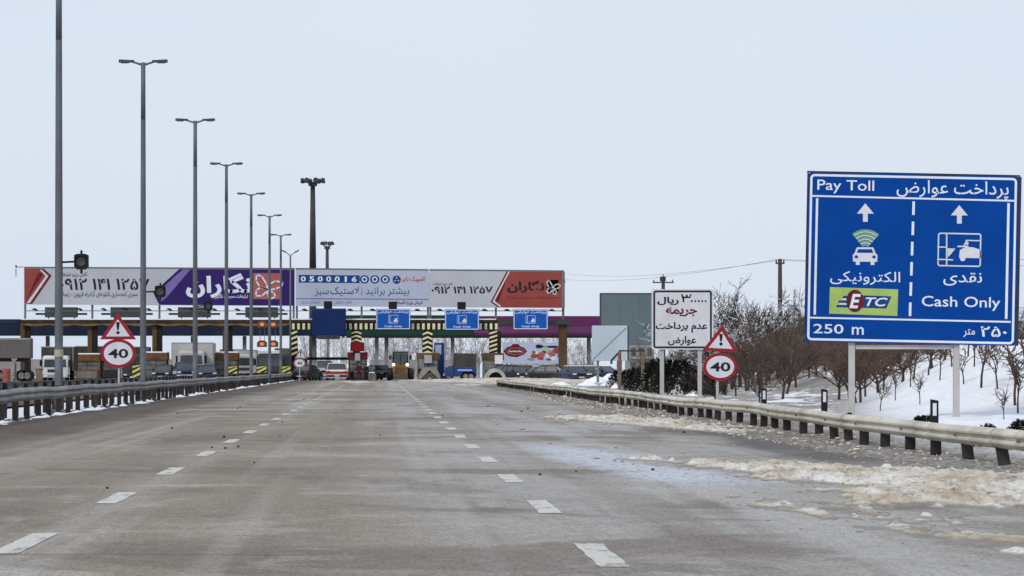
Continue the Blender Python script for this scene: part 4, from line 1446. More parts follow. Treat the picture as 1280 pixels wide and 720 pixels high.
def butterfly(o, T, cx, cy, kx, ky, w, m, y):
    mb = MB()
    for pts in ([(0, 5), (-1, -2), (-6, -12), (-11, -14), (-11.5, -6), (-8, 1), (0, 5)], [(0, 5), (-7, 2), (-11, 6), (-12, 13), (-6, 13), (-1, 8)],
                [(1, 4), (2, -2), (8, -6), (15, -4), (14, 1), (8, 4), (3, 5)], [(2, 6), (6, 9), (8, 14), (3, 17), (0, 12), (0, 6)]):
        stroke(mb, [T(cx + a * kx, cy + b * ky) for a, b in pts], w, y)
    return mb.build('emblem', m, o)


butterfly(o, T, 334.5, 357, 1.25, .98, .15, M['sign_white'], -.018)

# middle: tyre advert
o, T = billboard(369.5, 536, 336.6, 338, 382.6, 383.8, M['lav_board'], 'lavender billboard with a black odometer row and green-tyre Persian lettering', (371, 452, 535))
flat(o, T, 'odometer', M['etc_navy'], [[(373.5, 353.2), (449.5, 353.8), (449.5, 344.2), (373.5, 343.6)]])
for i, d in enumerate('0500016'):
    btext(o, T, d, (376 + 10.6 * i + (1.9 if d == '1' else 0), 382.2 + 10.6 * i - (1.6 if d == '1' else 0), 345.3 + .05 * i, 352 + .05 * i), M['sign_white'], .03)
mb = MB()
for i in range(3):
    c_ = T(455.5 + 13 * i, 349.2)
    mb.poly(ell(c_[0], c_[1], .46, .42, 20), -.012)
mb.build('zero_disc', M['etc_navy'], o)
mb = MB()
for i in range(3):
    c_ = T(455.5 + 13 * i, 349.2)
    ring(mb, c_[0], c_[1], .28, .28, .12, -.018, 16)
mb.build('zero_ring', M['sign_white'], o)
c_ = T(495.8, 349.6)
mb = MB().poly(ell(c_[0], c_[1], .42, .42, 20), -.012)
mb.build('emblem', M['etc_navy'], o)
mb = MB()
for k_ in range(3):
    a = 90 + 120 * k_
    mb.poly(ell(c_[0] + .2 * math.cos(R(a)), c_[1] + .2 * math.sin(R(a)), .09, .09, 8), -.018)
mb.build('emblem', M['lav_board'], o)
btext(o, T, persian('المپیک تایر'), (502, 531, 345.5, 353.5), M['red_ink'], .01)
btext(o, T, persian('بیشتر برانید'), (457, 511.5, 358.5, 370.5), M['teal_ink'], .004)
btext(o, T, persian('لاستیک'), (413, 449, 358.5, 370), M['etc_navy'], .004)
btext(o, T, persian('سبز'), (393.5, 411, 361, 370.5), M['teal_ink'], .004)
mb = MB()
a, b = T(370.5, 373.2), T(535.5, 374.2)
stroke(mb, [a, b], .09, -.014)
a, b = T(452.3, 361), T(452.3, 369.5)
stroke(mb, [a, b], .06, -.014)
mb.build('rule_line', M['lilac'], o)
btext(o, T, persian('فروش ویژه اقساطی'), (492, 528, 375.4, 381.2), M['red_dark'], .01)
btext(o, T, persian('دفتر مرکزی'), (418, 440, 375.4, 380), M['lilac'], .005)
btext(o, T, persian('نمایندگی استان'), (376, 400, 375.2, 380), M['lilac'], .005)

# right: phone number and red field
o, T = billboard(537, 705, 338, 339.5, 383.8, 385, M['grey_board'], 'right billboard with phone number and red field carrying black Persian lettering', (538, 620, 704))
btext(o, T, persian('تلفن رزرو تبلیغات'), (541.5, 566, 353, 357), M['dark_grey'], .01)
btext(o, T, '۰۹۱۲ ۱۴۱ ۱۲۵۷', (539, 616, 357.8, 367), M['ink_black'], .03)
flat(o, T, 'artwork', M['red_board'], [[(621, 384), (702.5, 384.6), (702.5, 339.8), (635, 339.4), (617, 374)]])
flat(o, T, 'artwork', M['red_dark'], [[(613.2, 377.5), (633.2, 339.3), (636, 339.4), (617.5, 376), (625, 380.5), (622, 384)], [(619, 375), (622, 380), (633, 346), (636, 340)]], -.016)
flat(o, T, 'artwork', M['sign_grey'], [[(615.6, 377), (635.2, 339.6), (637.2, 339.6), (618.2, 376.2), (626.5, 382.5), (624.5, 383.5)]], -.018)
btext(o, T, persian('نگاران'), (634, 680.5, 350.5, 366.5), M['ink_black'], .04)
btext(o, T, persian('مجری تبلیغات محیطی آزادراه'), (634, 698, 369, 374), M['red_dark'], .01)
flat(o, T, 'emblem_square', M['ink_black'], [[(683, 366.5), (698, 366.7), (698, 350), (683, 349.8)]])
butterfly(o, T, 691, 358.5, .62, .58, .12, M['sign_grey'], -.018)
MB().box(BX(702.8) - BX(537), BX(706) - BX(537), -.03, .38, BZ(385) - BZ(399), BZ(339.4) - BZ(399)).build('end_cap', M['galv_dark'], o)

# end bracket with small lamp at the far left
o = thing('bracket_lamp', (BX(29), BD + .2, BZ(334)), 'thin bracket with a hanging rod at the far left end of the billboards', 'bracket')
MB().box(-.75, .0, -.04, .04, -.02, .06).box(-.78, -.70, -.04, .04, -.95, -.02).build('arm', M['galv_dark'], o)
MB().cbox(-.84, -.64, -.1, .1, .063, .2, .02).build('cap', M['dark_grey'], o)

# spotlights under the billboards
SPN = ('', 'second from the left end', 'third from the left end', 'left of the second sign back', 'right of the second sign back', 'just right of the second lamp post', 'left of the third sign back', 'beside the third lamp post',
       'between the third and fourth sign backs', 'left of the butterfly square', 'under the butterfly square', 'at the right end of the purple field', 'left of the blank navy panel', 'right of the blank navy panel',
       'left of the first bright blue lane sign', 'right of the first bright blue lane sign', 'left of the middle bright blue lane sign', 'right of the middle bright blue lane sign', 'left of the last blue lane sign',
       'just above the last blue lane sign', 'at the right end under the red field')
sp = None
spx = [44, 72, 100, 130, 157, 186, 212, 240, 268, 297, 325, 352, 381, 438, 466, 522, 550, 606, 634, 662, 690]
for i, px in enumerate(spx):
    if sp is None:
        sp = thing('spotlight', (BX(px), BD - .3, BZ(388)), 'small dark spotlight under the billboards, first from the left end', 'spotlight', 'spotlights under the billboards')
        MB().tube((0, .66, 0), (0, .08, .03), .03, n=5).build('arm', M['dark_grey'], sp)
        MB().prism([(-.3, .16), (.02, .23), (.30, .05), (.26, -.05), (-.05, .02), (-.3, .08)], 'y', -.14, .1).build('housing', M['black'], sp)
    else:
        dup(sp, (BX(px), BD - .3, BZ(387.6 + .002 * px)), 'small dark spotlight under the billboards, %s' % SPN[i])

# grey backs of the opposite lane signs
vm_ = None
for px0, px1, lab in ((55.5, 98, 'plain grey sign back above the canopy below the red-cornered left end of the billboards'),
                      (138.5, 179, 'plain grey sign back above the canopy just left of the second lamp post'),
                      (222, 264, 'plain grey sign back above the canopy behind the third lamp post'),
                      (307.5, 347, 'plain grey sign back above the canopy under the butterfly square')):
    x = PX((px0 + px1) / 2, TD + 3)
    if vm_ is None:
        vm_ = thing('overhead_sign', (x, TD + 3, zt), lab, 'sign', 'grey sign backs above the left lanes')
        h0, h1 = PZ(396.8, TD + 3) - zt, PZ(384, TD + 3) - zt
        MB().cbox(-1.66, 1.66, -.15, .15, h0, h1, .03).build('panel', M['vms_grey'], vm_)
        MB().box(-2.6, -1.67, -.05, .05, h0 + .25, h0 + .45).box(1.67, 2.6, -.05, .05, h0 + .25, h0 + .45).build('cross_bar', M['dark_grey'], vm_)
        mb = MB()
        for s_ in (-1.3, 1.3):
            mb.box(s_ - .06, s_ + .06, .153, .25, -.3, h1 - .1)
        mb.build('bracket', M['galv_dark'], vm_)
    else:
        dup(vm_, (x, TD + 3, zt), lab)

# lane signs hung on the fascia
LD = 373.6


def lane_sign(px0, px1, py0, py1, label, blank=False, box=True, bpx=None):
    o = thing('lane_sign', (PX(px0, LD), LD, PZ(py1, LD)), label, 'lane sign', 'lane signs on the canopy front')
    w, h = PX(px1, LD) - PX(px0, LD), PZ(py0, LD) - PZ(py1, LD)
    if blank:
        MB().cbox(0, w, -.02, .4, 0, h, .03).build('panel', M['navy_dark'], o)
        MB().box(.0, w, -.028, -.021, h - .12, h - .06).build('edge_trim', M['dark_grey'], o)
        MB().box(.5, w - .6, 0, .35, -.4, -.003).build('housing', M['dark_grey'], o)
    else:
        MB().cbox(0, w, 0, .12, 0, h, .02).build('panel', M['lane_blue'], o)
        mb = MB()
        frame(mb, .05, w - .05, .05, h - .05, .08, .07, -.006)
        mb.build('border_line', M['sign_white'], o)
        for s_, r in ((persian('پرداخت عوارض'), (.22, w - .22, h * .76, h * .93)), ('Cash Only', (w * .24, w * .76, h * .09, h * .2))):
            mb = MB()
            text(mb, s_, *r, -.008, .02)
            mb.build('lettering', M['sign_white'], o)
        mb = MB()
        frame(mb, w * .36, w * .64, h * .30, h * .70, .1, .035, -.008)
        mb.rect(w * .40, w * .415, h * .31, h * .69, -.008).rect(w * .37, w * .47, h * .35, h * .37, -.008)
        mb.poly([(w * .51, h * .36), (w * .625, h * .36), (w * .625, h * .47), (w * .585, h * .56), (w * .555, h * .56), (w * .54, h * .48), (w * .51, h * .45)], -.010)
        mb.build('cash_symbol', M['sign_grey'], o)
    if box:
        c_ = PX(bpx, LD) - PX(px0, LD)
        MB().cbox(c_ - .42, c_ + .42, -.05, .35, h + .003, h + .72, .03).build('lamp_box', M['black'], o)
    MB().box(.3, .42, .42 if blank else .123, 1.3, h * .3, h * .4).box(w - .42, w - .3, .42 if blank else .123, 1.3, h * .3, h * .4).build('bracket', M['galv_dark'], o)


lane_sign(390, 432.5, 385.5, 419, 'unlit blank navy lane panel on the canopy, leftmost of the four lane signs', True, True, 410)
lane_sign(470, 513, 386, 412, 'bright blue cash lane sign just right of the blank navy panel, under the tyre billboard', bpx=491)
lane_sign(556, 599, 386.5, 412.5, 'bright blue cash lane sign between the two right chevron columns', bpx=577)
lane_sign(641.5, 685, 386.5, 412, 'bright blue cash lane sign without a lamp box, beneath the red end of the billboards', box=False)

# amber crosses over the closed lane
sg = None
for py, lab in ((405.5, 'upper row of two lit amber lane signals at the canopy edge'), (430, 'lower row of two lit amber lane signals above the truck cab')):
    o = thing('lane_signal', (PX(334.5, 372), 372, PZ(py, 372)), lab, 'lane signal', 'amber lane signals')
    for s_ in (-1, 1):
        x = s_ * .56
        MB().prism([(x - .50, -.3), (x + .50, -.3), (x + .5, .15), (x + .25, .36), (x - .25, .36), (x - .5, .15)], 'y', 0, .35).build('housing', M['booth_brown'], o)
        mb = MB().poly(ell(x, 0, .23, .17, 14), -.006)
        mb.build('lens', M['signal_amber'], o)
    if py < 410:
        for x in (-.75, -.3, .3, .75):
            MB().tube((x, .2, -1.65), (x, .2, -.31), .03, n=5).build('hanger', M['galv_dark'], o)

# ---- rear canopy, its columns and what stands behind
RD = 432.0
rc = thing('rear_canopy', (0, RD, 0), 'rear canopy with navy, green and purple fascia behind the toll lanes', 'canopy')
for px0, px1, py0, py1, m in ((-40, 389, 399, 419, 'navy_fascia'), (389.3, 592, 394, 421, 'green_fascia'), (592.3, 752, 395, 420, 'purple_fascia')):
    MB().cbox(PX(px0, RD), PX(px1, RD), 0, 9, PZ(py1, RD), PZ(py0, RD), .03).build('fascia', M[m], rc)
MB().box(PX(389, RD), PX(752, RD), -.06, -.003, PZ(422.5, RD), PZ(419, RD)).build('fascia_edge', M['column_dark'], rc)
MB().box(PX(592.3, RD), PX(752, RD), -.05, -.003, PZ(416.5, RD), PZ(408.5, RD)).build('fascia_band', mat('fascia_mauve', (0.125, 0.045, 0.12), .6, 0, .2, .4), rc)
MB().box(PX(-40, RD), PX(389, RD), -.05, -.003, PZ(404, RD), PZ(400.5, RD)).build('fascia_band', mat('fascia_steel_blue', (0.018, 0.032, 0.065), .6, 0, .6, .5), rc)
for px in (-20, 58, 150, 240, 305, 392, 471, 483, 566, 737):
    MB().cbox(PX(px, RD) - .22, PX(px, RD) + .22, 1.5, 2, 0, PZ(421, RD) + .1, .02).build('column', M['galv_dark'] if px in (58, 392, 737) else M['wall_grey'], rc)

# dark horizontal barrier beam with white ornamental uprights at the far exit
gt = thing('gate_beam', (PX(381, 385), 385, 0), 'dark horizontal beam across the leftmost cash lane behind the parked vans', 'height barrier')
w_ = PX(437, 385) - PX(378, 385)
MB().cbox(-.3, w_, -.1, .1, PZ(450, 385), PZ(446.5, 385), .02).build('beam', M['dark_grey'], gt)
for x in (0.1, w_ - .15):
    MB().cbox(x - .12, x + .12, -.1, .1, 0, PZ(450, 385) - .003, .02).build('post', M['dark_grey'], gt)
gl = 0
for px, lab in ((404, 'white lattice pylon left of the two thin posts, above the dark gate beam'), (419, 'slimmer white lattice pylon above the red and white car')):
    o = thing('pylon', (PX(px, 400), 400, 0), lab, 'pylon', 'white lattice pylons')
    mb = MB()
    k_ = .36 if px == 404 else .26
    zt_ = PZ(421, 400)
    mb.box(-k_, -k_ + .12, -.1, .1, 0, zt_).box(k_ - .12, k_, -.1, .1, 0, zt_)
    for i in range(7):
        mb.tube((-k_ + .1, 0, .3 + i * .6), (k_ - .1, 0, .3 + (i + 1) * .6), .05, n=4).tube((k_ - .1, 0, .3 + i * .6), (-k_ + .1, 0, .3 + (i + 1) * .6), .05, n=4)
    mb.build('lattice', M['white_paint'], o)
for px, lab in ((426.5, 'thin white post left of the booth with the red head'), (432, 'thin grey-white post nearest the booth with the red head')):
    o = thing('white_post', (PX(px, 398), 398, 0), lab, 'post', 'thin posts beside the red-headed booth')
    MB().tube((0, 0, 0), (0, 0, PZ(420.5, 398)), .14, .12, 8).build('shaft', M['white_paint'], o)
    MB().cbox(-.22, .22, -.22, .22, 0.01, .2, .02).build('base_plate', M['conc'], o)

# advert wall at the right, behind the lanes
AD = 415.0
o = thing('billboard', (PX(628, AD), AD, 0), 'low pale blue food advert with a red badge seen under the canopy at the right', 'billboard')
w_ = PX(702, AD) - PX(628, AD)
z0, z1 = PZ(455, AD), PZ(428, AD)
MB().cbox(0, w_, 0, .25, z0, z1, .02).build('panel', M['ad_blue'], o)
kx = w_ / 74.0
AP = lambda x, y: ((x - 628) * kx, z0 + (455 - y) / 27.0 * (z1 - z0))
mb = MB().poly([AP(*p) for p in ((629, 439), (634, 434), (639, 432.5), (641, 430), (648, 430), (650, 432.8), (655, 434.5), (659, 439), (655, 443), (646, 446.5), (637, 445.5), (632, 443))][::-1], -.012)
mb.build('badge', M['ink_maroon'], o)
mb = MB()
ring(mb, *AP(644.3, 439), 11.5 * kx, 4.6 * kx, .09, -.016, 24)
mb.build('badge', M['salmon'], o)
mb = MB().poly([AP(*p) for p in ((641, 434), (647, 434), (648.5, 430.5), (646, 431.8), (644.2, 429.6), (642.4, 431.8), (640, 430.5))][::-1], -.02)
mb.build('badge', M['ink_maroon'], o)
mb = MB()
for i_ in range(6):
    stroke(mb, [AP(636 + i_ * 2.8, 440.2), AP(637.2 + i_ * 2.8, 437.6 + (i_ % 2) * .8), AP(638.6 + i_ * 2.8, 440)], .07, -.02)
mb.build('lettering', M['sign_white'], o)
rr_ = random.Random(3)
for cx_, cy_, rx_, ry_, m in ((668, 445, 5, 2.6, 'red_board'), (677, 443, 5, 3, 'salmon'), (676, 447.5, 4, 2.6, 'red_ink'), (671, 441, 3, 2, 'white_paint'), (684, 445, 2.6, 2.2, 'white_paint'), (690, 442, 5, 4, 'salmon'),
                              (696, 438, 4.5, 4, 'red_board'), (692, 448, 4, 2.5, 'white_paint'), (674, 433, 5, 2.4, 'evergreen'), (682, 435, 4, 1.6, 'etc_green'), (690, 433.5, 9, 1.4, 'column_dark'), (680, 440, 3, 2, 'booth_brown'), (687, 439.5, 2.4, 2, 'conc'), (699, 444, 2.5, 3, 'lilac'), (664, 449, 5, 1.6, 'conc'), (686, 449.5, 4, 1.4, 'booth_brown'), (667, 440.5, 2.4, 2, 'trim_gold')):
    mb = MB().poly([(AP(cx_, cy_)[0] + rx_ * kx * math.cos(a) * (1 + .15 * math.sin(3 * a + cx_)), AP(cx_, cy_)[1] + ry_ * kx * math.sin(a)) for a in [2 * math.pi * i / 18 for i in range(18)]], -.012 - .002 * (cx_ % 5))
    mb.build('food_picture', M[m], o)
for x in (.5, w_ - .5):
    MB().cbox(x - .12, x + .12, .26, .5, 0, z0 + .4, .01).build('post', M['galv_dark'], o)
o = MB().cbox(PX(628, 420), PX(740, 420), 420, 420.4, -.1, PZ(455.5, 420), .03)
tag(o.build('boundary_wall', M['wall_grey']), 'long low brownish grey wall behind the parked cars at the right of the lanes', 'wall')
o = MB().cbox(PX(462, 520), PX(600, 520), 520, 520.5, -.2, PZ(449.5, 520), .03)
tag(o.build('boundary_wall', M['wall_grey']), 'far low mauve-grey wall seen behind the loader between the booths', 'wall')
o = MB().cbox(PX(-60, 560), PX(330, 560), 560, 560.5, -.2, PZ(449, 560), .03)
tag(o.build('boundary_wall', M['wall_grey']), 'far low grey wall behind the trucks on the left', 'wall')

# small far apartment house right of the blank boards
D = 520
o = thing('house', (PX(786, D), D, 0), 'small far pale house with balconies between the slate billboard and the white notice', 'house')
w_ = PX(818, D) - PX(786, D)
zt_ = PZ(426, D)
MB().cbox(0, w_, 0, 8, -.1, zt_, .03).build('wall', M['wall_grey'], o)
MB().cbox(-.2, w_ + .2, -.3, 8.2, zt_ + .003, zt_ + .3, .03).build('roof', M['snow'], o)
for i in range(3):
    for j in range(2):
        MB().box(.35 + i * 1.1, 1.0 + i * 1.1, -.03, .05, .9 + 2.0 * j, 2.0 + 2.0 * j).build('window', M['glass'], o)
    MB().box(.2, w_ - .2, -.6, -.04, .6 + 2.0 * min(i, 1) - .12 * (i == 2), .7 + 2.0 * min(i, 1) - .12 * (i == 2)).build('balcony', M['conc'], o)


# ---- booths
def booth(px0, px1, pyt, D, label, head='booth_brown', wall='booth_brown', depth=3.2, roof_white=True, win=True):
    o = thing('toll_booth', (PX((px0 + px1) / 2, D), D, 0), label, 'toll booth', 'toll booths in the lanes')
    w = (PX(px1, D) - PX(px0, D)) / 2
    h = PZ(pyt, D)
    MB().cbox(-w, w, 0, depth, 0, h * .40, .02).build('wall', M[wall], o)
    for sx in (-1, 1):
        for y in (0.0, depth - .12):
            MB().box(sx * w - (.12 if sx > 0 else 0), sx * w + (.12 if sx < 0 else 0), y, y + .12, h * .40 + .003, h * .72 - .003).build('corner_post', M[wall], o)
    MB().box(-w + .10, w - .10, .05, depth - .05, h * .40 + .003, h * .72 - .003).build('window', M['glass_light'] if win else M['booth_grey'], o)
    MB().box(-w + .15, w - .15, .0, .045, h * .55, h * .565).box(-.03, .03, .0, .045, h * .41, h * .71).build('window_bars', M[wall], o)
    MB().cbox(-w - .08, w + .08, -.12, depth + .1, h * .72, h - .10, .02).build('roof', M[head], o)
    if roof_white:
        MB().cbox(-w - .06, w + .06, -.10, depth + .08, h - .097, h + .04, .03).build('roof_snow', M['snow'], o)
    MB().cbox(-w + .2, w - .2, -.02, -.003, h * .08, h * .34, .005).build('panel', M['booth_grey'] if wall == 'booth_brown' else M['dark_grey'], o)
    return o


booth(94, 123.5, 442, 368, 'brown toll booth on the left lanes, left of the left 40 sign')
booth(180, 208.5, 440, 368, 'brown toll booth just right of the second lamp post')
booth(263, 297, 440, 368, 'brown toll booth on the left lanes behind the fourth lamp post')
booth(128, 148, 444, 392, 'dark booth half hidden behind the left 40 sign', 'column_dark', 'dark_grey')
b_ = booth(435.5, 458.5, 439, 372.6, 'toll booth with a bright red head behind the standing people', 'ink_maroon', 'column_dark', roof_white=False)
MB().cbox(PX(438, TD) - PX(447, TD), PX(455.5, TD) - PX(447, TD), -.5, .0, PZ(439.5, TD), PZ(428, TD), .03).build('head_board', M['booth_red'], b_)
MB().cbox(-.26, .26, -.35, -.13, PZ(451, TD), PZ(441.5, TD), .02).build('notice_plate', M['silver'], b_)
b_ = booth(522.5, 548.5, 440, 372.6, 'dark brown toll booth under the right chevron column, behind the grey crash cushion', 'column_brown', 'column_dark', roof_white=False)
MB().cbox(-.42, .36, -.35, -.13, PZ(454, TD), PZ(444, TD), .02).build('notice_plate', M['silver'], b_)
MB().cbox(-1.0, -.45, -.22, -.13, PZ(461, TD), PZ(449, TD), .02).build('hatch', M['booth_grey'], b_)
b_ = booth(604, 629, 440, 372.6, 'toll booth beside the yellow striped column right of the blue truck', 'column_brown', 'booth_grey', roof_white=False)
MB().cbox(.15, .95, -.3, -.13, PZ(455, TD), PZ(444, TD), .02).build('notice_plate', M['white_paint'], b_)
o = thing('info_kiosk', (PX(549, 390), 390, 0), 'narrow bright blue kiosk with a pale screen behind the chevron booth', 'kiosk')
MB().cbox(-.52, .52, 0, .6, 0, PZ(428.5, 390), .03).build('body', M['truck_blue'], o)
MB().box(-.4, .22, -.02, -.003, PZ(443, 390), PZ(431, 390)).build('screen', M['ad_blue'], o)

# ---- crash cushions and hazard boards
o = thing('crash_cushion', (PX(537, 362), 362, 0), 'grey-brown six-sided concrete crash cushion before the chevron booth', 'crash cushion')
k = 362 / F
P2 = [(-13, 0), (13, 0), (13.5, 6), (8, 16.5), (-8, 16.5), (-13.5, 6)]
MB().prism([(a * k, b * k) for a, b in P2], 'y', 0, 5).build('block', M['conc'], o)
mb = MB()
stroke(mb, [(-9 * k, 2 * k), (0, 11 * k), (9 * k, 2 * k)], .22, -.012)
stroke(mb, [(-5 * k, 2 * k), (0, 6.5 * k), (5 * k, 2 * k)], .16, -.012)
mb.build('chevron', M['dark_grey'], o)
o = thing('crash_cushion', (PX(619.5, 340), 340, 0), 'pale rounded concrete arch with dark mouth at the end of the right guard rail', 'crash cushion')
k = 340 / F
arc = ell(0, 0, 13.5 * k, 16 * k, 16, 0, 180)
inn = ell(0, 0, 9.5 * k, 11.5 * k, 16, 0, 180)
MB().prism(arc + inn[::-1], 'y', 0, 3.5).build('arch', mat('pale_concrete', (.42, .40, .36), .85, 0, .2, 1.5, (.25, .22, .2), .6), o)
MB().prism(inn, 'y', .5, .6).build('mouth', M['column_dark'], o)  # dark panel closing the arch, stands in for the shade inside
hz = None
for px, D, lab in ((172.5, 338, 'yellow and black hazard board beside the second lamp post'), (290, 352, 'yellow and black hazard board beside the fourth lamp post, first of three towards the lanes'),
                   (327, 354, 'yellow and black hazard board below the truck cab with amber signals'), (357, 356, 'yellow and black hazard board nearest the far end of the left rail')):
    if hz is None:
        hz = thing('hazard_board', (PX(px, D), D, 0), lab, 'hazard board', 'striped hazard boards on the left')
        k = D / F
        MB().cbox(-7.2 * k, 7.2 * k, 0, 1.5, .2, 21.5 * k, .03).build('board', M['black'], hz)
        mb = MB()
        for i in range(3):
            a = .25 + i * .46
            mb.poly([(-6.9 * k, a), (-6.9 * k, a + .24), (6.9 * k, min(a + .24 + .5, 21 * k)), (6.9 * k, min(a + .5, 20.9 * k))][::-1], -.01)
        mb.build('stripes', M['yellow'], hz)
        MB().cbox(-.45, .45, .1, 1.4, -.1, .197, .02).build('foot', M['conc'], hz)
    else:
        dup(hz, (PX(px, D), D, 0), lab, scale=(.95, 1, .92))


# ------------------------------------------------------------------ vehicles
def wheel(root, x, y, r, w, face=1):
    """wheel rolling along local y"""
    t_ = MB()
    n = 18
    prof = [(-w / 2, r * .62), (-w / 2, r * .93), (-w * .36, r), (w * .36, r), (w / 2, r * .93), (w / 2, r * .62)]
    vs_ = [(x + a, y + b * math.cos(2 * math.pi * i / n), r + b * math.sin(2 * math.pi * i / n)) for i in range(n) for a, b in prof]
    m_ = len(prof)
    t_.add(vs_, [(i * m_ + j, ((i + 1) % n) * m_ + j, ((i + 1) % n) * m_ + j + 1, i * m_ + j + 1) for i in range(n) for j in range(m_ - 1)])
    wh = t_.build('wheel', M['tyre'], root, smooth=True)
    MB().prism([(y + r * .61 * math.cos(2 * math.pi * i / n), r + r * .61 * math.sin(2 * math.pi * i / n)) for i in range(n)], 'x', x - w * .38, x + w * .38).build('rim', M['rim'], wh)
    return wh


def loft(mb, secs):
    """secs: list of closed loops with equal count"""
    k = len(secs[0])
    vs_ = [v for s_ in secs for v in s_]
    fs = [(r * k + i, r * k + (i + 1) % k, (r + 1) * k + (i + 1) % k, (r + 1) * k + i) for r in range(len(secs) - 1) for i in range(k)]
    fs += [tuple(range(k))[::-1], tuple(range((len(secs) - 1) * k, len(secs) * k))]
    return mb.add(vs_, fs)


def car(name, loc, label, cat, L=4.4, W=1.75, H=1.45, paint='car_dark', lower=None, kind='sedan', rz=0.0, group=None, lit=False, band=None, snow=False):
    """front of the car points to local -y"""
    o = thing(name, loc, label, cat, group, rz)
    hw = W / 2
    belt = H * .60
    r = .32 * H / 1.45
    # body shell: rounded section lofted from nose to tail
    if kind == 'sedan':
        top = [(0, .50), (.04, .56), (.28, .64), (.80, .64), (.97, .60), (1, .52)]
    elif kind == 'suv':
        top = [(0, .52), (.04, .60), (.25, .66), (.9, .66), (.985, .62), (1, .55)]
    else:
        top = [(0, .50), (.03, .60), (.10, .66), (.9, .66), (.99, .64), (1, .55)]
    secs = []
    for t_, hh in top:
        y = -L / 2 + L * t_
        k_ = .86 if t_ in (0, 1) else (.96 if t_ < .06 or t_ > .96 else 1.0)
        z0, z1 = .20 * H / 1.45, hh * H
        a = hw * k_
        secs.append([(-a * .93, y, z0), (a * .93, y, z0), (a, y, z0 + (z1 - z0) * .25), (a, y, z0 + (z1 - z0) * .75), (a * .92, y, z1), (-a * .92, y, z1), (-a, y, z0 + (z1 - z0) * .75), (-a, y, z0 + (z1 - z0) * .25)])
    loft(MB(), secs).build('body', M[paint], o)
    # cabin
    if kind == 'sedan': cab = (.27, .41, .72, .88)
    elif kind == 'suv': cab = (.24, .36, .93, .985)
    else: cab = (.06, .20, .96, .985)
    y0, y1, y2, y3 = [-L / 2 + L * c_ for c_ in cab]
    zb, zr = .635 * H, H
    a, b = hw * .90, hw * .74
    gl_ = MB()
    gl_.add([(-a, y0, zb), (a, y0, zb), (a, y3, zb), (-a, y3, zb), (-b, y1, zr - .05), (b, y1, zr - .05), (b, y2, zr - .05), (-b, y2, zr - .05)], [(0, 1, 5, 4), (1, 2, 6, 5), (2, 3, 7, 6), (3, 0, 4, 7), (4, 5, 6, 7)])
    gl_.build('window', M['glass'], o)
    rf = MB().prism([(y1 - .06, zr - .052), (y2 + .06, zr - .052), (y2 - .05, zr), (y1 + .08, zr)], 'x', -b - .02, b + .02)
    rf.build('roof', M['snow'] if snow else M[paint], o)
    for sx in (-1, 1):
        m_ = (y0 + y3) / 2 + .1
        for ya, yb in ((y0, y1), (m_, (y1 + y2) / 2 + .1), (y3, y2)):
            MB().tube((sx * a, ya, zb), (sx * b, yb, zr - .03), .037, n=5).build('pillar', M[paint], o)
    for sx in (-1, 1):
        for yy in (-L * .31, L * .30):
            wheel(o, sx * (hw - .10), yy, r, .22)
        MB().cbox(sx * hw * .70 - .16, sx * hw * .70 + .16, -L / 2 - .02, -L / 2 + .12, .42 * H, .50 * H, .015).build('headlight', M['lamp_lit'] if lit else M['lamp_glass'], o)
        MB().cbox(sx * hw * .74 - .13, sx * hw * .74 + .13, L / 2 - .12, L / 2 + .02, .44 * H, .55 * H, .015).build('tail_light', M['lamp_red'], o)
        MB().cbox(sx * (hw + .02) - .07, sx * (hw + .02) + .07, y0 + .1, y0 + .22, zb + .01, zb + .15, .02).build('mirror', M['black'], o)
    MB().cbox(-hw * .94, hw * .94, -L / 2 - .06, -L / 2 + .15, .19 * H, .33 * H, .03).build('bumper', M[lower or 'dark_grey'], o)
    MB().cbox(-hw * .94, hw * .94, L / 2 - .15, L / 2 + .06, .19 * H, .33 * H, .03).build('bumper', M[lower or 'dark_grey'], o)
    MB().cbox(-hw * .42, hw * .42, -L / 2 - .025, -L / 2 + .1, .38 * H, .49 * H, .01).build('grille', M['black'], o)
    MB().box(-.24, .24, L / 2 + .061, L / 2 + .075, .23 * H, .30 * H).box(-.24, .24, -L / 2 - .075, -L / 2 - .061, .23 * H, .30 * H).build('number_plate', M['sign_grey'], o)
    if band:
        MB().cbox(-hw * 1.012, hw * 1.012, -L * .44, L / 2 + .012, .36 * H, .52 * H, .02).build('side_band', M[band], o)
    return o


# red and white rear of an estate car, grey van beyond it
car('estate_car', (PX(421.5, 362), 362, 0), 'white estate car with a red band across its tail, parked before the gate beam', 'car', 4.5, 2.15, 1.68, 'white_paint', 'dark_grey', 'suv', math.pi, band='car_red')
car('delivery_van', (PX(403.5, 372), 372, 0), 'pale grey van parked just left of the red-banded estate car', 'van', 4.8, 1.95, 1.95, 'silver', 'dark_grey', 'van', math.pi * .04)
# parked cars right
for px, D, lab, paint, rz, snow, W_ in ((645, 352, 'dark brown car farthest left of the parked row at the right', 'car_dark', .5, False, 1.8), (658, 358, 'tan pickup with its headlights towards us in the parked row', 'column_brown', .1, False, 1.8),
                                    (675, 350, 'dark green-grey car with snowy roof in front of the food advert', 'car_dark', -.9, True, 1.8), (690, 345, 'low dark car right behind the brown end column', 'car_dark', 1.2, False, 1.8),
                                    (718, 335, 'dark navy car with pale headlights right of the brown end column', 'car_navy', .25, True, 1.8), (735, 338, 'dark car under the pale blank board', 'car_dark', -.25, True, 1.8),
                                    (752, 342, 'rightmost dark parked car, beside the blank board post', 'car_navy', .8, True, 1.8)):
    car('parked_car', (PX(px, D), D, 0.0), lab, 'car', 4.3, W_, 1.42, paint, None, 'sedan', rz, 'cars parked at the right of the toll plaza', lit=(px in (658,)), snow=snow)
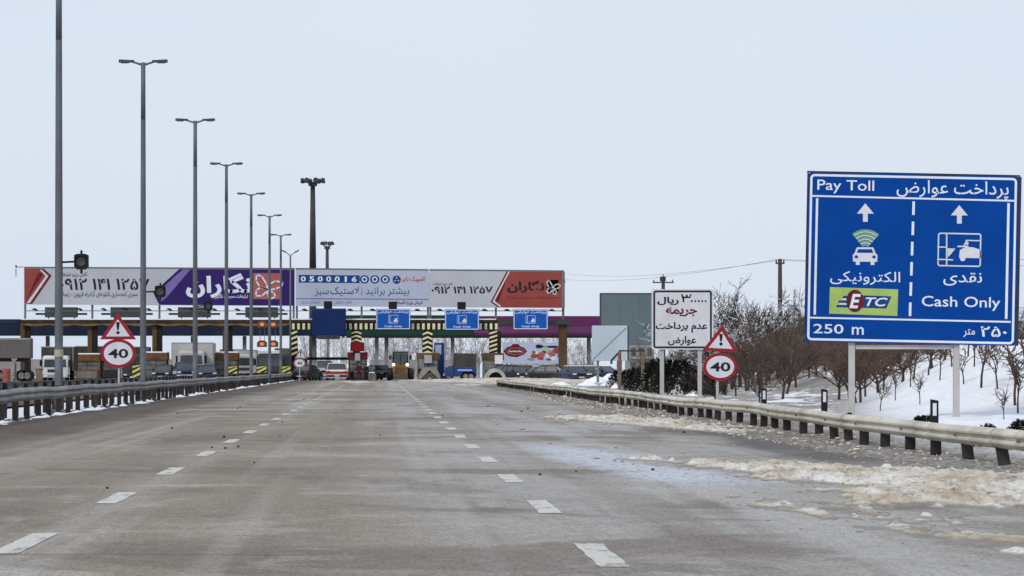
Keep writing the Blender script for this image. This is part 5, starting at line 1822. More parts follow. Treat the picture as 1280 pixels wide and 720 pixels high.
# blue car coming through on the left
car('patrol_car', (PX(231, 348), 348, 0), 'navy and white car coming through the left lanes before the pale box truck', 'car', 4.6, 1.9, 1.75, 'car_navy', 'white_paint', 'suv', .12, band='white_paint')


def truck_cab(name, loc, label, W, H, body, lower, load=None, load_h=3.4, load_L=7.0, rz=0.0, roof=None, load_mat='box_white', group=None, cab_L=1.9, load_W=None):
    o = thing(name, loc, label, 'truck', group, rz)
    hw = W / 2
    base = .55
    c_ = MB()
    secs = []
    for y, k_, zt_ in ((0, .97, H - .25), (.25, 1, H - .05), (cab_L, 1, H)):
        a = hw * k_
        secs.append([(-a, y, base), (a, y, base), (a, y, zt_ - .15), (a * .9, y, zt_), (-a * .9, y, zt_), (-a, y, zt_ - .15)])
    loft(c_, secs).build('cab', M[body], o)
    MB().prism([(-hw * .88, H * .54), (hw * .88, H * .54), (hw * .82, H * .84), (-hw * .82, H * .84)], 'y', -.012, .1).build('windscreen', M['glass'], o)
    MB().cbox(-hw * .6, hw * .6, -.03, .08, H * .34, H * .46, .02).build('grille', M['dark_grey'], o)
    MB().cbox(-hw * 1.0, hw * 1.0, -.14, .3, .30, .62, .03).build('bumper', M[lower], o)
    if roof:
        MB().cbox(-hw * .85, hw * .85, .1, cab_L, H + .003, H + .35, .06).build('roof_deflector', M[roof], o)
    for sx in (-1, 1):
        MB().cbox(sx * hw * .74 - .17, sx * hw * .74 + .17, -.16, -.10, .40, .55, .01).build('headlight', M['lamp_glass'], o)
        MB().cbox(sx * (hw + .16) - .09, sx * (hw + .16) + .09, .05, .2, H * .58, H * .82, .02).build('mirror', M['black'], o)
        MB().box(sx * hw - .012 * sx - .006, sx * hw + .012 * sx + .006, .45, 1.35, H * .54, H * .82).build('window', M['glass'], o)
        for y in (.9, load_L * .72, load_L * .88):
            wheel(o, sx * (hw - .16), y, .48, .3)
    MB().box(-.45, .45, cab_L, load_L, .6, .85).build('chassis', M['dark_grey'], o)
    if load:
        lw = (load_W or W) / 2
        MB().cbox(-lw, lw, cab_L + .2, load_L, .95, load_h, .04).build('cargo_box', M[load_mat], o)
        mb = MB()
        for sx in (-1, 1):
            mb.box(sx * lw - .03, sx * lw + .03, cab_L + .17, cab_L + .21, .95, load_h + .02)
        mb.box(-lw, lw, cab_L + .17, cab_L + .21, load_h - .06, load_h + .03)
        mb.build('box_edge', M['silver'], o)
    return o


truck_cab('truck', (PX(69, 342), 342, 0), 'white cabbed truck with a dark load behind the nearest lamp post', 2.35, 2.35, 'white_paint', 'silver', True, 3.15, 8, load_mat='tarp', load_W=2.9)
truck_cab('truck', (PX(239, 362), 362, 0), 'truck with a plain pale grey cargo box behind the navy and white car', 2.5, 2.9, 'box_white', 'dark_grey', True, 3.65, 9, load_mat='box_white', load_W=4.0)
truck_cab('truck', (PX(337, 362), 362, 0), 'dark fronted truck with a white roof below the amber lane signals', 2.5, 2.55, 'dark_grey', 'silver', None, roof='white_paint')
truck_cab('truck', (PX(306, 395), 395, 0), 'far white truck seen between the fourth and fifth lamp posts', 2.4, 2.7, 'box_white', 'dark_grey', True, 3.1, 7, load_mat='box_white')

truck_cab('truck', (PX(167, 405), 405, 0), 'dark truck with a brown-grey tarpaulin box seen left of the second lamp post', 2.4, 2.7, 'dark_grey', 'dark_grey', True, 3.5, 8, load_mat='tarp', load_W=2.8)
truck_cab('truck', (PX(110, 410), 410, 0), 'far dark truck seen above the booth left of the left 40 sign', 2.4, 2.8, 'car_navy', 'dark_grey', True, 3.6, 8, load_mat='tarp', load_W=3.2)
truck_cab('truck', (PX(288, 402), 402, 0), 'far dark navy truck behind the booth at the fourth lamp post', 2.4, 2.6, 'car_navy', 'dark_grey', True, 3.2, 7, load_mat='trailer_grey')
truck_cab('truck', (PX(357, 398), 398, 0), 'grey truck half hidden behind the diagonal striped column', 2.4, 2.8, 'dark_grey', 'dark_grey', True, 3.3, 7, load_mat='trailer_grey')
car('waiting_car', (PX(258, 356), 356, 0), 'dark navy car standing right of the pale box truck', 'car', 4.4, 1.9, 1.5, 'car_navy', None, 'sedan', .1)
car('waiting_car', (PX(205, 354), 354, 0), 'dark car right of the second lamp post booth', 'car', 4.4, 1.8, 1.5, 'car_dark', None, 'sedan', -.1)
car('waiting_car', (PX(384, 366), 366, 0), 'dark car in the shade left of the pale grey van', 'car', 4.4, 1.8, 1.5, 'car_dark', None, 'sedan', 2.8)
car('waiting_car', (PX(474, 385), 385, 0), 'dark car behind the grey drum, left of the wheel loader', 'car', 4.4, 1.8, 1.5, 'car_dark', None, 'sedan', .4)
car('waiting_car', (PX(632, 358), 358, 0), 'dark car just right of the pale concrete arch', 'car', 4.4, 1.8, 1.5, 'car_dark', None, 'sedan', -.6)

# grey trailer at the far left with red tractor
o = thing('trailer', (PX(18, 330), 330, 0), 'big grey trailer box on a pale prop leg at the far left edge', 'trailer')
k = 330 / F
MB().cbox(-42 * k, 20 * k, 0, 2.6, PZ(448, 330), PZ(422.5, 330), .05).build('cargo_box', M['trailer_grey'], o)
MB().box(-42 * k, 20 * k, -.03, .0 - .003, PZ(424.5, 330), PZ(423, 330)).build('box_edge', M['silver'], o)
MB().cbox(-40 * k, 18 * k, .4, 2.2, PZ(452, 330), PZ(448, 330) - .003, .03).build('chassis', M['dark_grey'], o)
MB().prism([(-6 * k, 0.03), (-2 * k, 0.03), (1 * k, PZ(452, 330)), (4 * k, PZ(448, 330)), (-4 * k, PZ(448, 330)), (-2.5 * k, PZ(452, 330))], 'y', .0, .25).build('prop_leg', M['conc'], o)
MB().prism([(-1 * k, 0.03), (2 * k, 0.03), (2 * k, PZ(454, 330)), (0, PZ(454, 330))], 'y', .3, .5).build('prop_leg', M['conc'], o)
for x in (-20 * k, 8 * k, 15 * k):
    MB().tube((x, 1.7, .52), (x, 2.1, .52), .52, n=18).build('wheel', M['tyre'], o)
    wh = MB().tube((x, .5, .52), (x, .9, .52), .52, n=18).build('wheel', M['tyre'], o)
    MB().tube((x, .48, .52), (x, .52, .52), .3, n=14).build('rim', M['rim'], wh)
o = thing('red_barrel', (PX(8, 326), 326, 0), 'faded red drum standing below the grey trailer at the left edge', 'drum')
MB().tube((0, 0, 0), (0, 0, 1.15), .36, n=16).build('body', M['salmon'], o)
MB().tube((0, 0, .38), (0, 0, .44), .375, n=16).tube((0, 0, .78), (0, 0, .84), .375, n=16).build('hoop', M['red_board'], o)
o = thing('tan_bin', (PX(49, 325), 325, 0), 'tan upright bin beside the white cabbed truck', 'bin')
MB().prism([(-.24, 0), (.24, 0), (.28, 1.05), (-.28, 1.05)], 'y', -.25, .25).build('body', mat('bin_tan', (.2, .14, .1), .8), o)
MB().cbox(-.31, .31, -.28, .28, 1.053, 1.15, .02).build('lid', M['booth_brown'], o)

# wheel loader facing us
o = thing('wheel_loader', (PX(500.5, 360), 360, 0), 'muddy yellow wheel loader facing us with both headlights lit', 'loader')
for sx in (-1, 1):
    wheel(o, sx * 1.08, -.1, .58, .44)
    wheel(o, sx * .92, 2.9, .62, .42)
loft(MB(), [[(-.62, y, .62), (.62, y, .62), (.62, y, z_), (.5, y, z_ + .12), (-.5, y, z_ + .12), (-.62, y, z_)] for y, z_ in ((-.15, 1.15), (.3, 1.42), (1.2, 1.45), (3.6, 1.45))]).build('body', M['loader_yellow'], o)
loft(MB(), [[(-.68 * k_, .9, z), (.68 * k_, .9, z), (.68 * k_, 2.3, z), (-.68 * k_, 2.3, z)] for z, k_ in ((1.5, 1.0), (1.75, 1.08), (2.6, .95))]).build('cab_glass', M['glass'], o)
mb = MB()
for sx in (-1, 1):
    for y in (.88, 2.32):
        mb.tube((sx * .72, y, 1.5), (sx * .67, y, 2.62), .055, n=5)
mb.tube((0, .87, 1.55), (0, .87, 2.6), .03, n=5)
mb.build('cab_frame', M['black'], o)
MB().cbox(-.74, .74, .75, 2.45, 2.62, 2.8, .05).build('cab_roof', M['dark_grey'], o)
for sx in (-1, 1):
    MB().tube((sx * .62, .3, 1.32), (sx * .48, -.9, .62), .10, n=6).build('lift_arm', M['loader_yellow'], o)
    h_ = MB().tube((sx * .66, -.12, 1.52), (sx * .66, .1, 1.52), .14, n=12)
    h_.build('headlight', M['lamp_lit'], o)
    MB().tube((sx * .70, .9, 2.2), (sx * .95, .8, 2.25), .025, n=5).cbox(sx * .98 - .1, sx * .98 + .1, .74, .82, 2.0, 2.42, .02).build('mirror', M['black'], o)
bk = MB()
prof = [(-1.55, .10), (-1.5, .30), (-1.05, .78), (-.78, .70), (-.72, .25), (-.85, .08)]
bk.prism(prof, 'x', -.70, .70)
bk.build('bucket', M['bucket'], o)
mb = MB()
for i in range(7):
    x = -.62 + i * .207
    mb.prism([(-1.75, .09), (-1.5, .12), (-1.5, .2)], 'x', x - .05, x + .05)
mb.build('bucket_teeth', M['galv_dark'], o)

# blue truck with grey tarpaulin, seen from behind at an angle
o = thing('cargo_truck', (PX(576, 358), 358, 0), 'blue truck with a dark grey tarpaulin load between the two right booths', 'truck')
k = 358 / F
MB().cbox(-19 * k, 19.5 * k, 0, 4.6, PZ(471, 358) + .05, PZ(459, 358), .05).build('body', M['truck_blue'], o)
MB().prism([(-9 * k, PZ(459, 358) + .003), (19 * k, PZ(459, 358) + .003), (19.5 * k, PZ(442, 358)), (-8 * k, PZ(441.5, 358))], 'y', .15, 4.5).build('tarpaulin', M['tarp'], o)
MB().prism([(-21.5 * k, PZ(470, 358)), (-9.5 * k, PZ(470, 358)), (-9.5 * k, PZ(457.5, 358)), (-15 * k, PZ(457.5, 358)), (-21.5 * k, PZ(463, 358))], 'y', -.12, -.004).build('cab', M['truck_blue'], o)
MB().prism([(-19.5 * k, PZ(462.5, 358)), (-12 * k, PZ(462.5, 358)), (-12 * k, PZ(458.5, 358)), (-15 * k, PZ(458.5, 358))], 'y', -.135, -.123).build('window', M['glass'], o)
MB().box(-4 * k, 14 * k, -.012, -.003, PZ(463.5, 358), PZ(461.8, 358)).build('side_stripe', M['ad_blue'], o)
for x in (-15 * k, 6 * k, 13 * k):
    MB().tube((x, 4.1, .42), (x, 4.5, .42), .42, n=16).build('wheel', M['tyre'], o)
    wh = MB().tube((x, .0, .42), (x, .32, .42), .42, n=16).build('wheel', M['tyre'], o)
    MB().tube((x, -.03, .42), (x, .02, .42), .24, n=12).build('rim', M['rim'], wh)
MB().cbox(-22 * k, -20 * k, -.2, .3, PZ(470, 358), PZ(467, 358), .03).build('bumper', M['silver'], o)

# round grey drum right of the people
o = thing('concrete_drum', (PX(465, 364), 364, 0), 'squat grey concrete drum right of the standing people', 'drum')
MB().tube((0, 0, 0), (0, 0, .72), .42, .38, 16).build('body', M['conc'], o)
MB().tube((0, 0, .723), (0, 0, .82), .3, .2, 12).build('snow_cap', M['snow'], o)


# ------------------------------------------------------------------ people at the booth
def skin_mesh(nodes, edges, sub=2):
    """nodes: list of (xyz, radius); grows one continuous surface and returns its mesh"""
    me = bpy.data.meshes.new('body')
    me.from_pydata([n_[0] for n_ in nodes], edges, [])
    o_ = bpy.data.objects.new('body', me)
    C.objects.link(o_)
    md = o_.modifiers.new('skin', 'SKIN')
    for i, n_ in enumerate(nodes):
        r_ = n_[1]
        me.skin_vertices[0].data[i].radius = (r_, r_) if not isinstance(r_, tuple) else r_
        me.skin_vertices[0].data[i].use_root = (i == 0)
    s_ = o_.modifiers.new('sub', 'SUBSURF')
    s_.levels = s_.render_levels = sub
    bpy.context.view_layer.update()
    dg = bpy.context.evaluated_depsgraph_get()
    out = bpy.data.meshes.new_from_object(o_.evaluated_get(dg))
    bpy.data.objects.remove(o_)
    bpy.data.meshes.remove(me)
    for p in out.polygons: p.use_smooth = True
    return out


def part_from(me, name, m, parent):
    me.materials.clear()
    me.materials.append(m)
    o_ = bpy.data.objects.new(name, me)
    C.objects.link(o_)
    o_.parent = parent
    return o_


def person(loc, label, h, jacket, trousers, rz, arm_out=0.0, stride=.12):
    k = h / 1.75
    root = thing('person', loc, label, 'person', None, rz)
    V_ = lambda *a: tuple(v_ * k for v_ in a)
    hip, chest, neck = V_(0, 0, .95), V_(0, -.02, 1.30), V_(0, 0, 1.50)
    nodes = [(hip, .13 * k), (V_(0, 0, 1.12), .125 * k), (chest, (.16 * k, .12 * k)), (neck, .055 * k), (V_(0, -.02, 1.60), .085 * k), (V_(0, -.02, 1.70), .08 * k)]
    edges = [(0, 1), (1, 2), (2, 3), (3, 4), (4, 5)]
    legs, arms = [], []
    for s_ in (-1, 1):
        i = len(nodes)
        L_ = [(V_(s_ * .10, 0, .86), .09 * k), (V_(s_ * .12, s_ * stride * .5 - .02, .48), .062 * k), (V_(s_ * .13, s_ * stride, .09), .042 * k), (V_(s_ * .14, s_ * stride - .14, .035), .035 * k)]
        nodes += L_
        edges += [(0, i), (i, i + 1), (i + 1, i + 2), (i + 2, i + 3)]
        legs.append(L_)
        i = len(nodes)
        A_ = [(V_(s_ * .20, 0, 1.42), .058 * k), (V_(s_ * (.25 + arm_out), .02, 1.14), .045 * k), (V_(s_ * (.24 + arm_out * .6), -.10 - arm_out, .92), .033 * k), (V_(s_ * (.23 + arm_out * .5), -.13 - arm_out, .83), .038 * k)]
        nodes += A_
        edges += [(2, i), (i, i + 1), (i + 1, i + 2), (i + 2, i + 3)]
        arms.append(A_)
    part_from(skin_mesh(nodes, edges), 'body', M['skin'], root)
    g_ = 1.28
    jn = [(V_(0, 0, .86), .165 * k), (V_(0, 0, 1.12), .155 * k), (chest, (.20 * k, .15 * k)), (V_(0, 0, 1.475), .075 * k)]
    je = [(0, 1), (1, 2), (2, 3)]
    for A_ in arms:
        i = len(jn)
        jn += [(A_[0][0], A_[0][1] * g_), (A_[1][0], A_[1][1] * g_), (A_[2][0], A_[2][1] * g_ * 1.1)]
        je += [(2, i), (i, i + 1), (i + 1, i + 2)]
    part_from(skin_mesh(jn, je), 'jacket', M[jacket], root)
    tn = [(V_(0, 0, .93), .14 * k)]
    te = []
    for L_ in legs:
        i = len(tn)
        tn += [(L_[0][0], L_[0][1] * 1.25), (L_[1][0], L_[1][1] * 1.3), ((L_[2][0][0], L_[2][0][1], L_[2][0][2]), L_[2][1] * 1.5)]
        te += [(0, i), (i, i + 1), (i + 1, i + 2)]
        MB().cbox(L_[3][0][0] - .05 * k, L_[3][0][0] + .05 * k, L_[3][0][1] - .04 * k, L_[2][0][1] + .07 * k, 0.0, .085 * k, .02).build('shoe', M['black'], root)
    part_from(skin_mesh(tn, te), 'trousers', M[trousers], root)
    MB().sphere((0, .005 * k, 1.685 * k), .10 * k, 12, 8, (.9, 1.0, .95)).build('hair', M['hair'], root, smooth=True)
    f_ = MB()
    f_.sphere((0, -.115 * k, 1.625 * k), .016 * k, 6, 4)
    f_.build('nose', M['skin'], root)
    for s_ in (-1, 1):
        MB().sphere((s_ * .032 * k, -.098 * k, 1.65 * k), .011 * k, 6, 4).build('eye', M['ink_black'], root)
        MB().sphere((s_ * .088 * k, -.0 * k, 1.63 * k), .022 * k, 6, 4, (.5, .8, 1.2)).build('ear', M['skin'], root)
    MB().cbox(-.025 * k, .025 * k, -.108 * k, -.098 * k, 1.582 * k, 1.592 * k, .003).build('mouth', M['ink_maroon'], root)
    return root


person((PX(440, 362), 362, 0), 'person in a grey coat standing left of the two others by the red-headed booth', 1.62, 'cloth_grey', 'cloth_black', .5)
person((PX(449, 360), 360, 0), 'person in a dark red jacket standing between the two others', 1.72, 'cloth_maroon', 'cloth_maroon', -.3, .08)
person((PX(458, 363), 363, 0), 'person all in black standing at the right end of the group', 1.62, 'cloth_black', 'cloth_black', 2.6)
# ------------------------------------------------------------------ trees and bushes
def tree_mesh(seed, h, trunk_h, spread, n_limb, n_br, n_tw, r_trunk, up=.5, twig_r=.013, droop=0.0, sub=2):
    rg = random.Random(seed)
    tr, cr_ = MB(), MB()

    def rv(s_): return Vector((rg.uniform(-s_, s_), rg.uniform(-s_, s_), rg.uniform(-s_, s_)))

    def limb(mb, p, d, L, r, segs, bend, end=.45, sides=5):
        pts = [(p, r)]
        for i in range(segs):
            d = (d + rv(bend) + Vector((0, 0, .06))).normalized()
            p = p + d * L / segs
            r2 = r * (1 - (1 - end) * (i + 1) / segs)
            mb.tube(pts[-1][0], p, pts[-1][1], r2, sides, caps=False)
            pts.append((p, r2))
        return pts, d
    tp, d = limb(tr, Vector((0, 0, -.15)), Vector((rg.uniform(-.1, .1), rg.uniform(-.1, .1), 1)), trunk_h + .15, r_trunk, 4, .10, .7, 7)
    for i in range(n_limb):
        a = 2 * math.pi * (i + rg.uniform(-.3, .3)) / n_limb
        s_ = tp[-1 - (i % 2)][0] if len(tp) > 2 else tp[-1][0]
        dl = Vector((math.cos(a) * spread, math.sin(a) * spread, up + rg.uniform(0, .8))).normalized()
        L = (h - trunk_h) * rg.uniform(.6, .95)
        lp_, ld = limb(tr, s_, dl, L, r_trunk * .5, 5, .22, .25, 5)
        for j in range(n_br):
            k_ = rg.randint(1, 5)
            b0, br = lp_[k_]
            db = (ld + rv(1.0) + Vector((0, 0, .25 - droop))).normalized()
            bp, bd = limb(cr_, b0, db, L * rg.uniform(.30, .55), max(br * .6, .02), 3, .28, .35, 4)
            for m_ in range(n_tw):
                t0, tr_ = bp[rg.randint(1, 3)]
                dt = (bd + rv(1.1) + Vector((0, 0, .15 - droop))).normalized()
                l_ = rg.uniform(.35, .8) * h / 5
                q_ = t0 + dt * l_
                cr_.tube(t0, q_, twig_r, twig_r * .55, 3, caps=False)
                for u in range(sub):
                    s0 = t0.lerp(q_, rg.uniform(.2, .9))
                    cr_.tube(s0, s0 + (dt + rv(.9)).normalized() * l_ * rg.uniform(.4, .8), twig_r * .75, twig_r * .4, 3, caps=False)
    return tr, cr_


PROTO = {}


def tree(kind, x, y, label, scale=1.0, rz=None, group='bare trees on the right verge'):
    z = VZ(x, y) if abs(x) < 80 and y < 424 else 0
    if kind.startswith('snowy'): scale *= .9
    if kind not in PROTO:
        seed, h, th, sp_, a, b, c_, r_, up, tw, crm, cat, nm = KINDS[kind]
        o = thing(nm, (x, y, z - .05), label, cat, group)
        tr, cw = tree_mesh(seed, h, th, sp_, a, b, c_, r_, up, tw)
        tr.build('trunk', M['pale_bark'] if kind.startswith('poplar') else M['bark'], o)
        cw.build('crown', M[crm], o)
        PROTO[kind] = o
    else:
        o = dup(PROTO[kind], (x, y, z - .05), label, group=group)
    o.rotation_euler = (0, 0, rnd.uniform(0, 6.28) if rz is None else rz)
    o.scale = (scale * rnd.uniform(.95, 1.3), scale * rnd.uniform(.95, 1.3), scale * rnd.uniform(.9, 1.1))
    return o


KINDS = {
    'brown_a': (11, 4.2, 1.1, .75, 7, 7, 7, .085, .55, .013, 'twig_red', 'tree', 'bare_tree'),
    'brown_b': (12, 3.6, .9, .85, 7, 7, 7, .075, .45, .013, 'twig_red', 'tree', 'bare_tree'),
    'rust': (13, 3.4, 1.0, .85, 8, 8, 7, .08, .5, .014, 'twig_rust', 'tree', 'bare_tree'),
    'brown_c': (31, 3.9, .8, .6, 8, 7, 7, .08, .8, .012, 'twig_red', 'tree', 'bare_tree'),
    'rust_b': (32, 3.8, .7, 1.0, 8, 8, 7, .08, .35, .013, 'twig_rust', 'tree', 'bare_tree'),
    'snowy_a': (14, 5.0, 1.4, 1.0, 8, 9, 9, .11, .45, .018, 'twig_snow', 'tree', 'snowy_tree'),
    'snowy_b': (15, 4.6, 1.2, .9, 8, 9, 9, .10, .5, .018, 'twig_snow', 'tree', 'snowy_tree'),
    'sapling': (16, 1.9, .8, .6, 4, 4, 3, .028, .7, .010, 'twig_red', 'sapling', 'sapling'),
    'poplar_a': (17, 7.0, 1.6, .22, 6, 6, 3, .15, 1.2, .022, 'pale_bark', 'tree', 'poplar_tree'),
    'poplar_b': (18, 6.6, 1.2, .25, 6, 6, 3, .13, 1.2, .022, 'pale_bark', 'tree', 'poplar_tree'),
}
tr_spots = [
    # px, D, kind, scale
    (905, 165, 'snowy_a', .98), (925, 172, 'snowy_b', 1.03), (947, 180, 'snowy_a', 1.0), (903, 185, 'snowy_b', 1.0), (962, 190, 'snowy_b', .95), (985, 215, 'snowy_b', .92), (915, 195, 'snowy_a', 1.12), (1000, 230, 'snowy_a', .85),
    (935, 150, 'brown_a', .8), (958, 140, 'brown_b', .95), (978, 145, 'brown_a', .85), (995, 135, 'brown_b', .92), (1012, 142, 'brown_a', .8), (1030, 138, 'brown_b', .9),
    (1048, 132, 'rust', .95), (1062, 126, 'brown_a', .78), (1082, 120, 'brown_b', .86), (1104, 128, 'brown_a', .80), (1125, 140, 'rust', .95), (1146, 150, 'brown_b', .95),
    (1168, 142, 'rust', 1.0), (1184, 147, 'brown_a', .9), (1205, 168, 'rust', 1.05), (1225, 172, 'brown_b', .9), (1245, 170, 'rust', .95), (1266, 175, 'brown_b', .95), (1284, 172, 'rust', .98), (1300, 180, 'brown_b', 1),
    (1090, 165, 'rust', 1.0), (1060, 175, 'brown_b', 1.1), (1025, 185, 'brown_a', 1.05), (1112, 180, 'rust', 1.05), (1150, 185, 'brown_a', 1.0), (1190, 195, 'rust', 1.05), (1235, 200, 'brown_b', 1.05), (1270, 205, 'rust', 1.0),
    (872, 160, 'brown_b', .78), (858, 175, 'brown_a', .85), (840, 190, 'brown_b', .9), (820, 205, 'brown_a', .85), (800, 240, 'brown_b', .85), (893, 130, 'brown_b', .68), (920, 128, 'brown_a', .62), (950, 118, 'brown_b', .6),
    (1045, 210, 'brown_b', 1.2), (1005, 205, 'brown_a', 1.1), (970, 200, 'brown_b', 1.05), (1080, 215, 'rust', 1.15), (1130, 220, 'brown_a', 1.15),
] + [(1040 + 9.5 * i_ + (i_ * 37 % 7), 176 + (i_ * 29 % 31), ('rust', 'brown_b', 'rust_b', 'brown_c')[i_ % 4], 1.22 + .13 * (i_ % 3)) for i_ in range(28)] + [(1105 + 8.3 * i_ + (i_ * 17 % 5), 190 + (i_ * 19 % 27), ('brown_c', 'rust_b', 'rust')[i_ % 3], 1.2 + .12 * (i_ % 4)) for i_ in range(22)] + [
    (915 + 11 * i_ + (i_ * 31 % 8), 150 + (i_ * 23 % 34), ('brown_c', 'brown_a')[i_ % 2], .95 + .12 * (i_ % 3)) for i_ in range(16)] + [
    (1070, 118, 'brown_c', .95), (1098, 112, 'brown_b', .95), (1075, 124, 'rust', .9), (1128, 119, 'rust_b', 1.0), (1165, 117, 'rust', 1.0), (1180, 120, 'brown_c', 1.0)]
LAB = {'brown_c': 'upright bare brown tree with steep branches in the right thicket', 'rust_b': 'wide low rust-brown tree behind the big blue sign',
       'snowy_a': 'broad snow-laden tree behind the right danger triangle', 'snowy_b': 'snow-laden spreading tree between the speed sign and the wooden pole', 'brown_a': 'bare brown twiggy tree in the thicket on the right verge',
       'brown_b': 'low bare brown tree in the thicket on the right verge', 'rust': 'rust-brown twiggy tree below and behind the big blue sign'}
GRP = {'brown_c': 'upright bare brown trees', 'rust_b': 'wide rust-brown trees', 'snowy_a': 'broad snow-laden trees', 'snowy_b': 'snow-laden spreading trees', 'brown_a': 'bare brown twiggy trees', 'brown_b': 'low bare brown trees', 'rust': 'rust-brown trees'}
for px, D, k_, s_ in tr_spots:
    if k_ in ('brown_a', 'brown_b', 'rust', 'brown_c', 'rust_b'):
        s_ *= .62
        if px < 1100: D += rnd.uniform(-22, 25)
        if D > 134 and px > 1100: D = max(D, 172) + (px % 7) * 2
    tree(k_, PX(px, D), D, LAB[k_], s_, group=GRP[k_])
for px, D, s_ in ((1226, 93, .95), (1268, 88, 1.05), (1247, 92, .75), (1262, 98, .9), (1205, 95, .6), (1218, 101, .7), (1282, 96, 1.0), (1232, 105, 1.1), (1254, 108, 1.0), (1272, 84, .8), (1210, 110, .9), (1190, 106, .8), (1175, 100, .6), (1255, 78, .45), (1100, 92, .5), (1160, 112, .9), (1142, 116, 1.0), (1150, 92, .5), (1138, 104, .7), (1119, 98, .55)):
    tree('sapling', PX(px, D), D, 'thin bare sapling poking out of the snow bank at the right', s_, group='saplings on the snow bank')
i = 0
for px in list(range(455, 612, 11)) + list(range(640, 748, 10)) + [386, 408, 428]:
    D = 500 + rnd.uniform(-30, 60)
    tree('poplar_a' if i % 2 else 'poplar_b', PX(px + rnd.uniform(-2, 2), D), D, 'pale slender bare poplar beyond the toll lanes', (rnd.uniform(.78, 1.0) if px < 610 else rnd.uniform(.72, .85)), group='pale poplars beyond the toll lanes')
    i += 1


def bush_mesh(seed, r, h, n):
    rg = random.Random(seed)
    fo = MB()
    for i in range(n):
        t_ = rg.random() ** .7
        a = rg.uniform(0, 6.283)
        rad = r * math.sqrt(max(0.03, 1 - t_ ** 1.6)) * rg.uniform(.55, 1.08) * (1 + .2 * math.sin(3 * a + seed))
        c_ = Vector((rad * math.cos(a), rad * math.sin(a), h * t_ * rg.uniform(.85, 1.05)))
        d = Vector((math.cos(a), math.sin(a), rg.uniform(.1, 1.2))).normalized()
        u = d.orthogonal().normalized()
        w_ = d.cross(u)
        L = rg.uniform(.07, .17) * (r + h) * .4
        q_ = u * math.cos(rg.uniform(0, 6)) + w_ * math.sin(rg.uniform(0, 6))
        fo.add([c_ - q_ * L * .35, c_ + q_ * L * .35, c_ + d * L + q_ * L * .1, c_ + d * L - q_ * L * .1], [(0, 1, 2, 3)])
    st = MB()
    for i in range(6):
        a = i * 1.05
        st.tube((0, 0, -.1), (math.cos(a) * r * .5, math.sin(a) * r * .5, h * .7), .03, .012, 4, caps=False)
    return fo, st


BP = {}


def bush(kind, x, y, label, s_=1.0, group='dark evergreen bushes'):
    z = VZ(x, y)
    if kind not in BP:
        o = thing('evergreen_bush', (x, y, z - .05), label, 'bush', group)
        fo, st = bush_mesh(21 + len(BP), .85, 1.5, 1500)
        fo.build('foliage', M['evergreen'], o)
        st.build('stem', M['bark'], o)
        BP[kind] = o
    else:
        o = dup(BP[kind], (x, y, z - .05), label, group=group)
    o.rotation_euler = (0, 0, rnd.uniform(0, 6))
    o.scale = (s_, s_, s_ * rnd.uniform(.9, 1.1))


for i, (px, D, s_) in enumerate(((794, 175, .8), (812, 168, 1.05), (820, 155, 1.0), (840, 150, 1.1), (852, 158, 1.0), (866, 148, .8), (880, 140, .7), (895, 135, .6), (772, 200, .7), (783, 190, .7))):
    bush('a' if i % 2 else 'b', PX(px, D), D, 'dark evergreen bush among snow behind the white notice posts', s_ * .88)
for i, (px, D, s_) in enumerate(((1150, 60, .22), (1158, 61, .26), (1163, 60, .2), (1236, 52, .22), (1245, 53, .2), (1262, 52, .24), (1275, 51, .26), (1062, 74, .2))):
    s_ *= rnd.uniform(.7, 1.1)
    bush('a' if i % 2 else 'b', PX(px, D), D, 'small dark weed tuft in the snow just behind the right guard rail', s_, 'dark weed tufts behind the right rail')

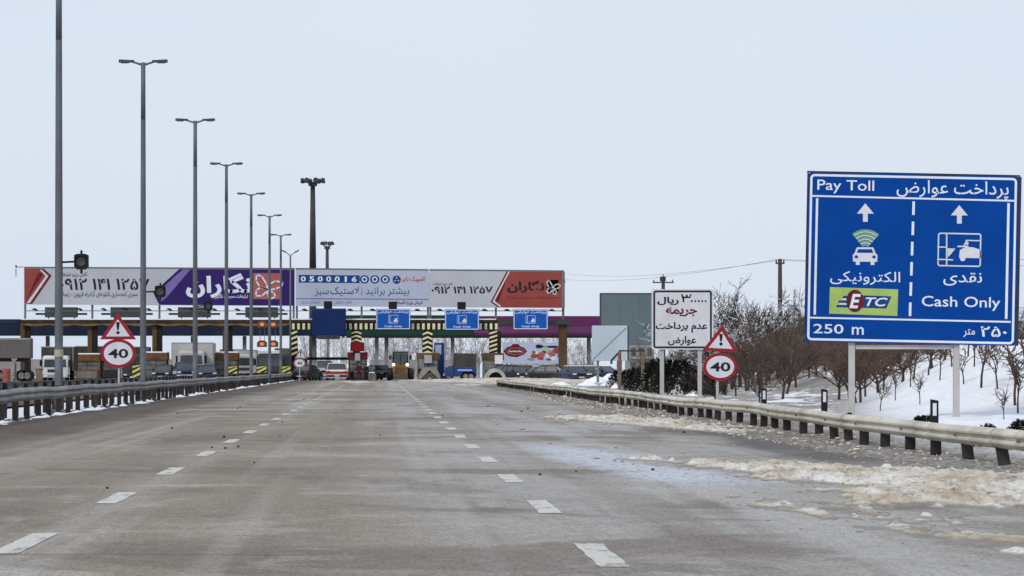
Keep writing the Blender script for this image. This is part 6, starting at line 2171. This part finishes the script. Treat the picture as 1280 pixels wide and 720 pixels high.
# snow heaps along the verge near the plaza
def heap(x, y, rx, ry, h, seed):
    mb = MB()
    n, m_ = 22, 7
    vs_, fs = [], []
    z0 = VZ(x, y)
    for j in range(m_ + 1):
        t_ = j / m_
        for i in range(n):
            a = 2 * math.pi * i / n
            k_ = 1 + .30 * fbm(math.cos(a) * 1.3 + seed, math.sin(a) * 1.3, 2)
            vs_.append((x + rx * t_ * k_ * math.cos(a), y + ry * t_ * k_ * math.sin(a), z0 - .12 + h * (1 - t_ ** 1.7) * (1 + .45 * fbm(t_ * 2 + seed, a * 2))))
    for j in range(m_):
        for i in range(n):
            fs.append((j * n + i, (j + 1) * n + i, (j + 1) * n + (i + 1) % n, j * n + (i + 1) % n))
    mb.add(vs_, fs)
    o = mb.build('snow_heap', M['snow'], smooth=True)
    tag(o, 'rounded heap of white snow on the verge before the parked cars and bushes', 'snow heap', 'snow heaps beside the right rail')


for i, (px, D, rx, h) in enumerate(((640, 262, .8, .25), (700, 240, .9, .28), (735, 225, .9, .35), (757, 225, .6, .3), (790, 205, .8, .6), (772, 190, .5, .4), (806, 180, .6, .6), (848, 150, .42, .55), (868, 140, .5, .35), (782, 255, 1.2, .7), (745, 300, 1.3, .6), (765, 310, 1.5, .8))):
    heap(PX(px, D), D, rx, rx * 1.6, h, i * 3.1)

# dirt clods on the road
cl = None
spots = [(215, 536, .7), (280, 547, .8), (265, 560, .5), (298, 559, .6), (134, 611, .5), (282, 561, .6), (318, 579, .4), (222, 517, .7), (300, 509, .7), (353, 528, .6), (297, 511, .7), (675, 594, .5), (652, 515, .9), (660, 511, 1.0), (767, 525, 1.0),
         (816, 588, .6), (720, 590, .4), (553, 520, .6), (420, 517, .6), (475, 545, .4), (610, 508, .8), (700, 519, .7), (855, 541, .8), (505, 498, .8), (380, 500, .9), (570, 497, .9), (350, 545, .4), (440, 503, .8)]
for i, (px, py, s_) in enumerate(spots):
    D = F * CAMZ / (py - 460)
    s_ *= .42
    lab = 'small dark dirt clod lying on the pale road surface'
    if cl is None:
        rg = random.Random(5)
        mb = MB().sphere((0, 0, .045), .08, 9, 6, (1.2, 1, .7))
        mb.v = [(a * rg.uniform(.75, 1.2), b * rg.uniform(.75, 1.2), max(c_, .0) * rg.uniform(.8, 1.2)) for a, b, c_ in mb.v]
        cl = tag(mb.build('dirt_clod', M['rock'], loc=(PX(px, D), D, 0)), lab, 'dirt clod', 'dirt clods on the road')
        cl.scale = (s_, s_, s_)
    else:
        c_ = dup(cl, (PX(px, D), D, 0), lab, rnd.uniform(0, 6), s_)
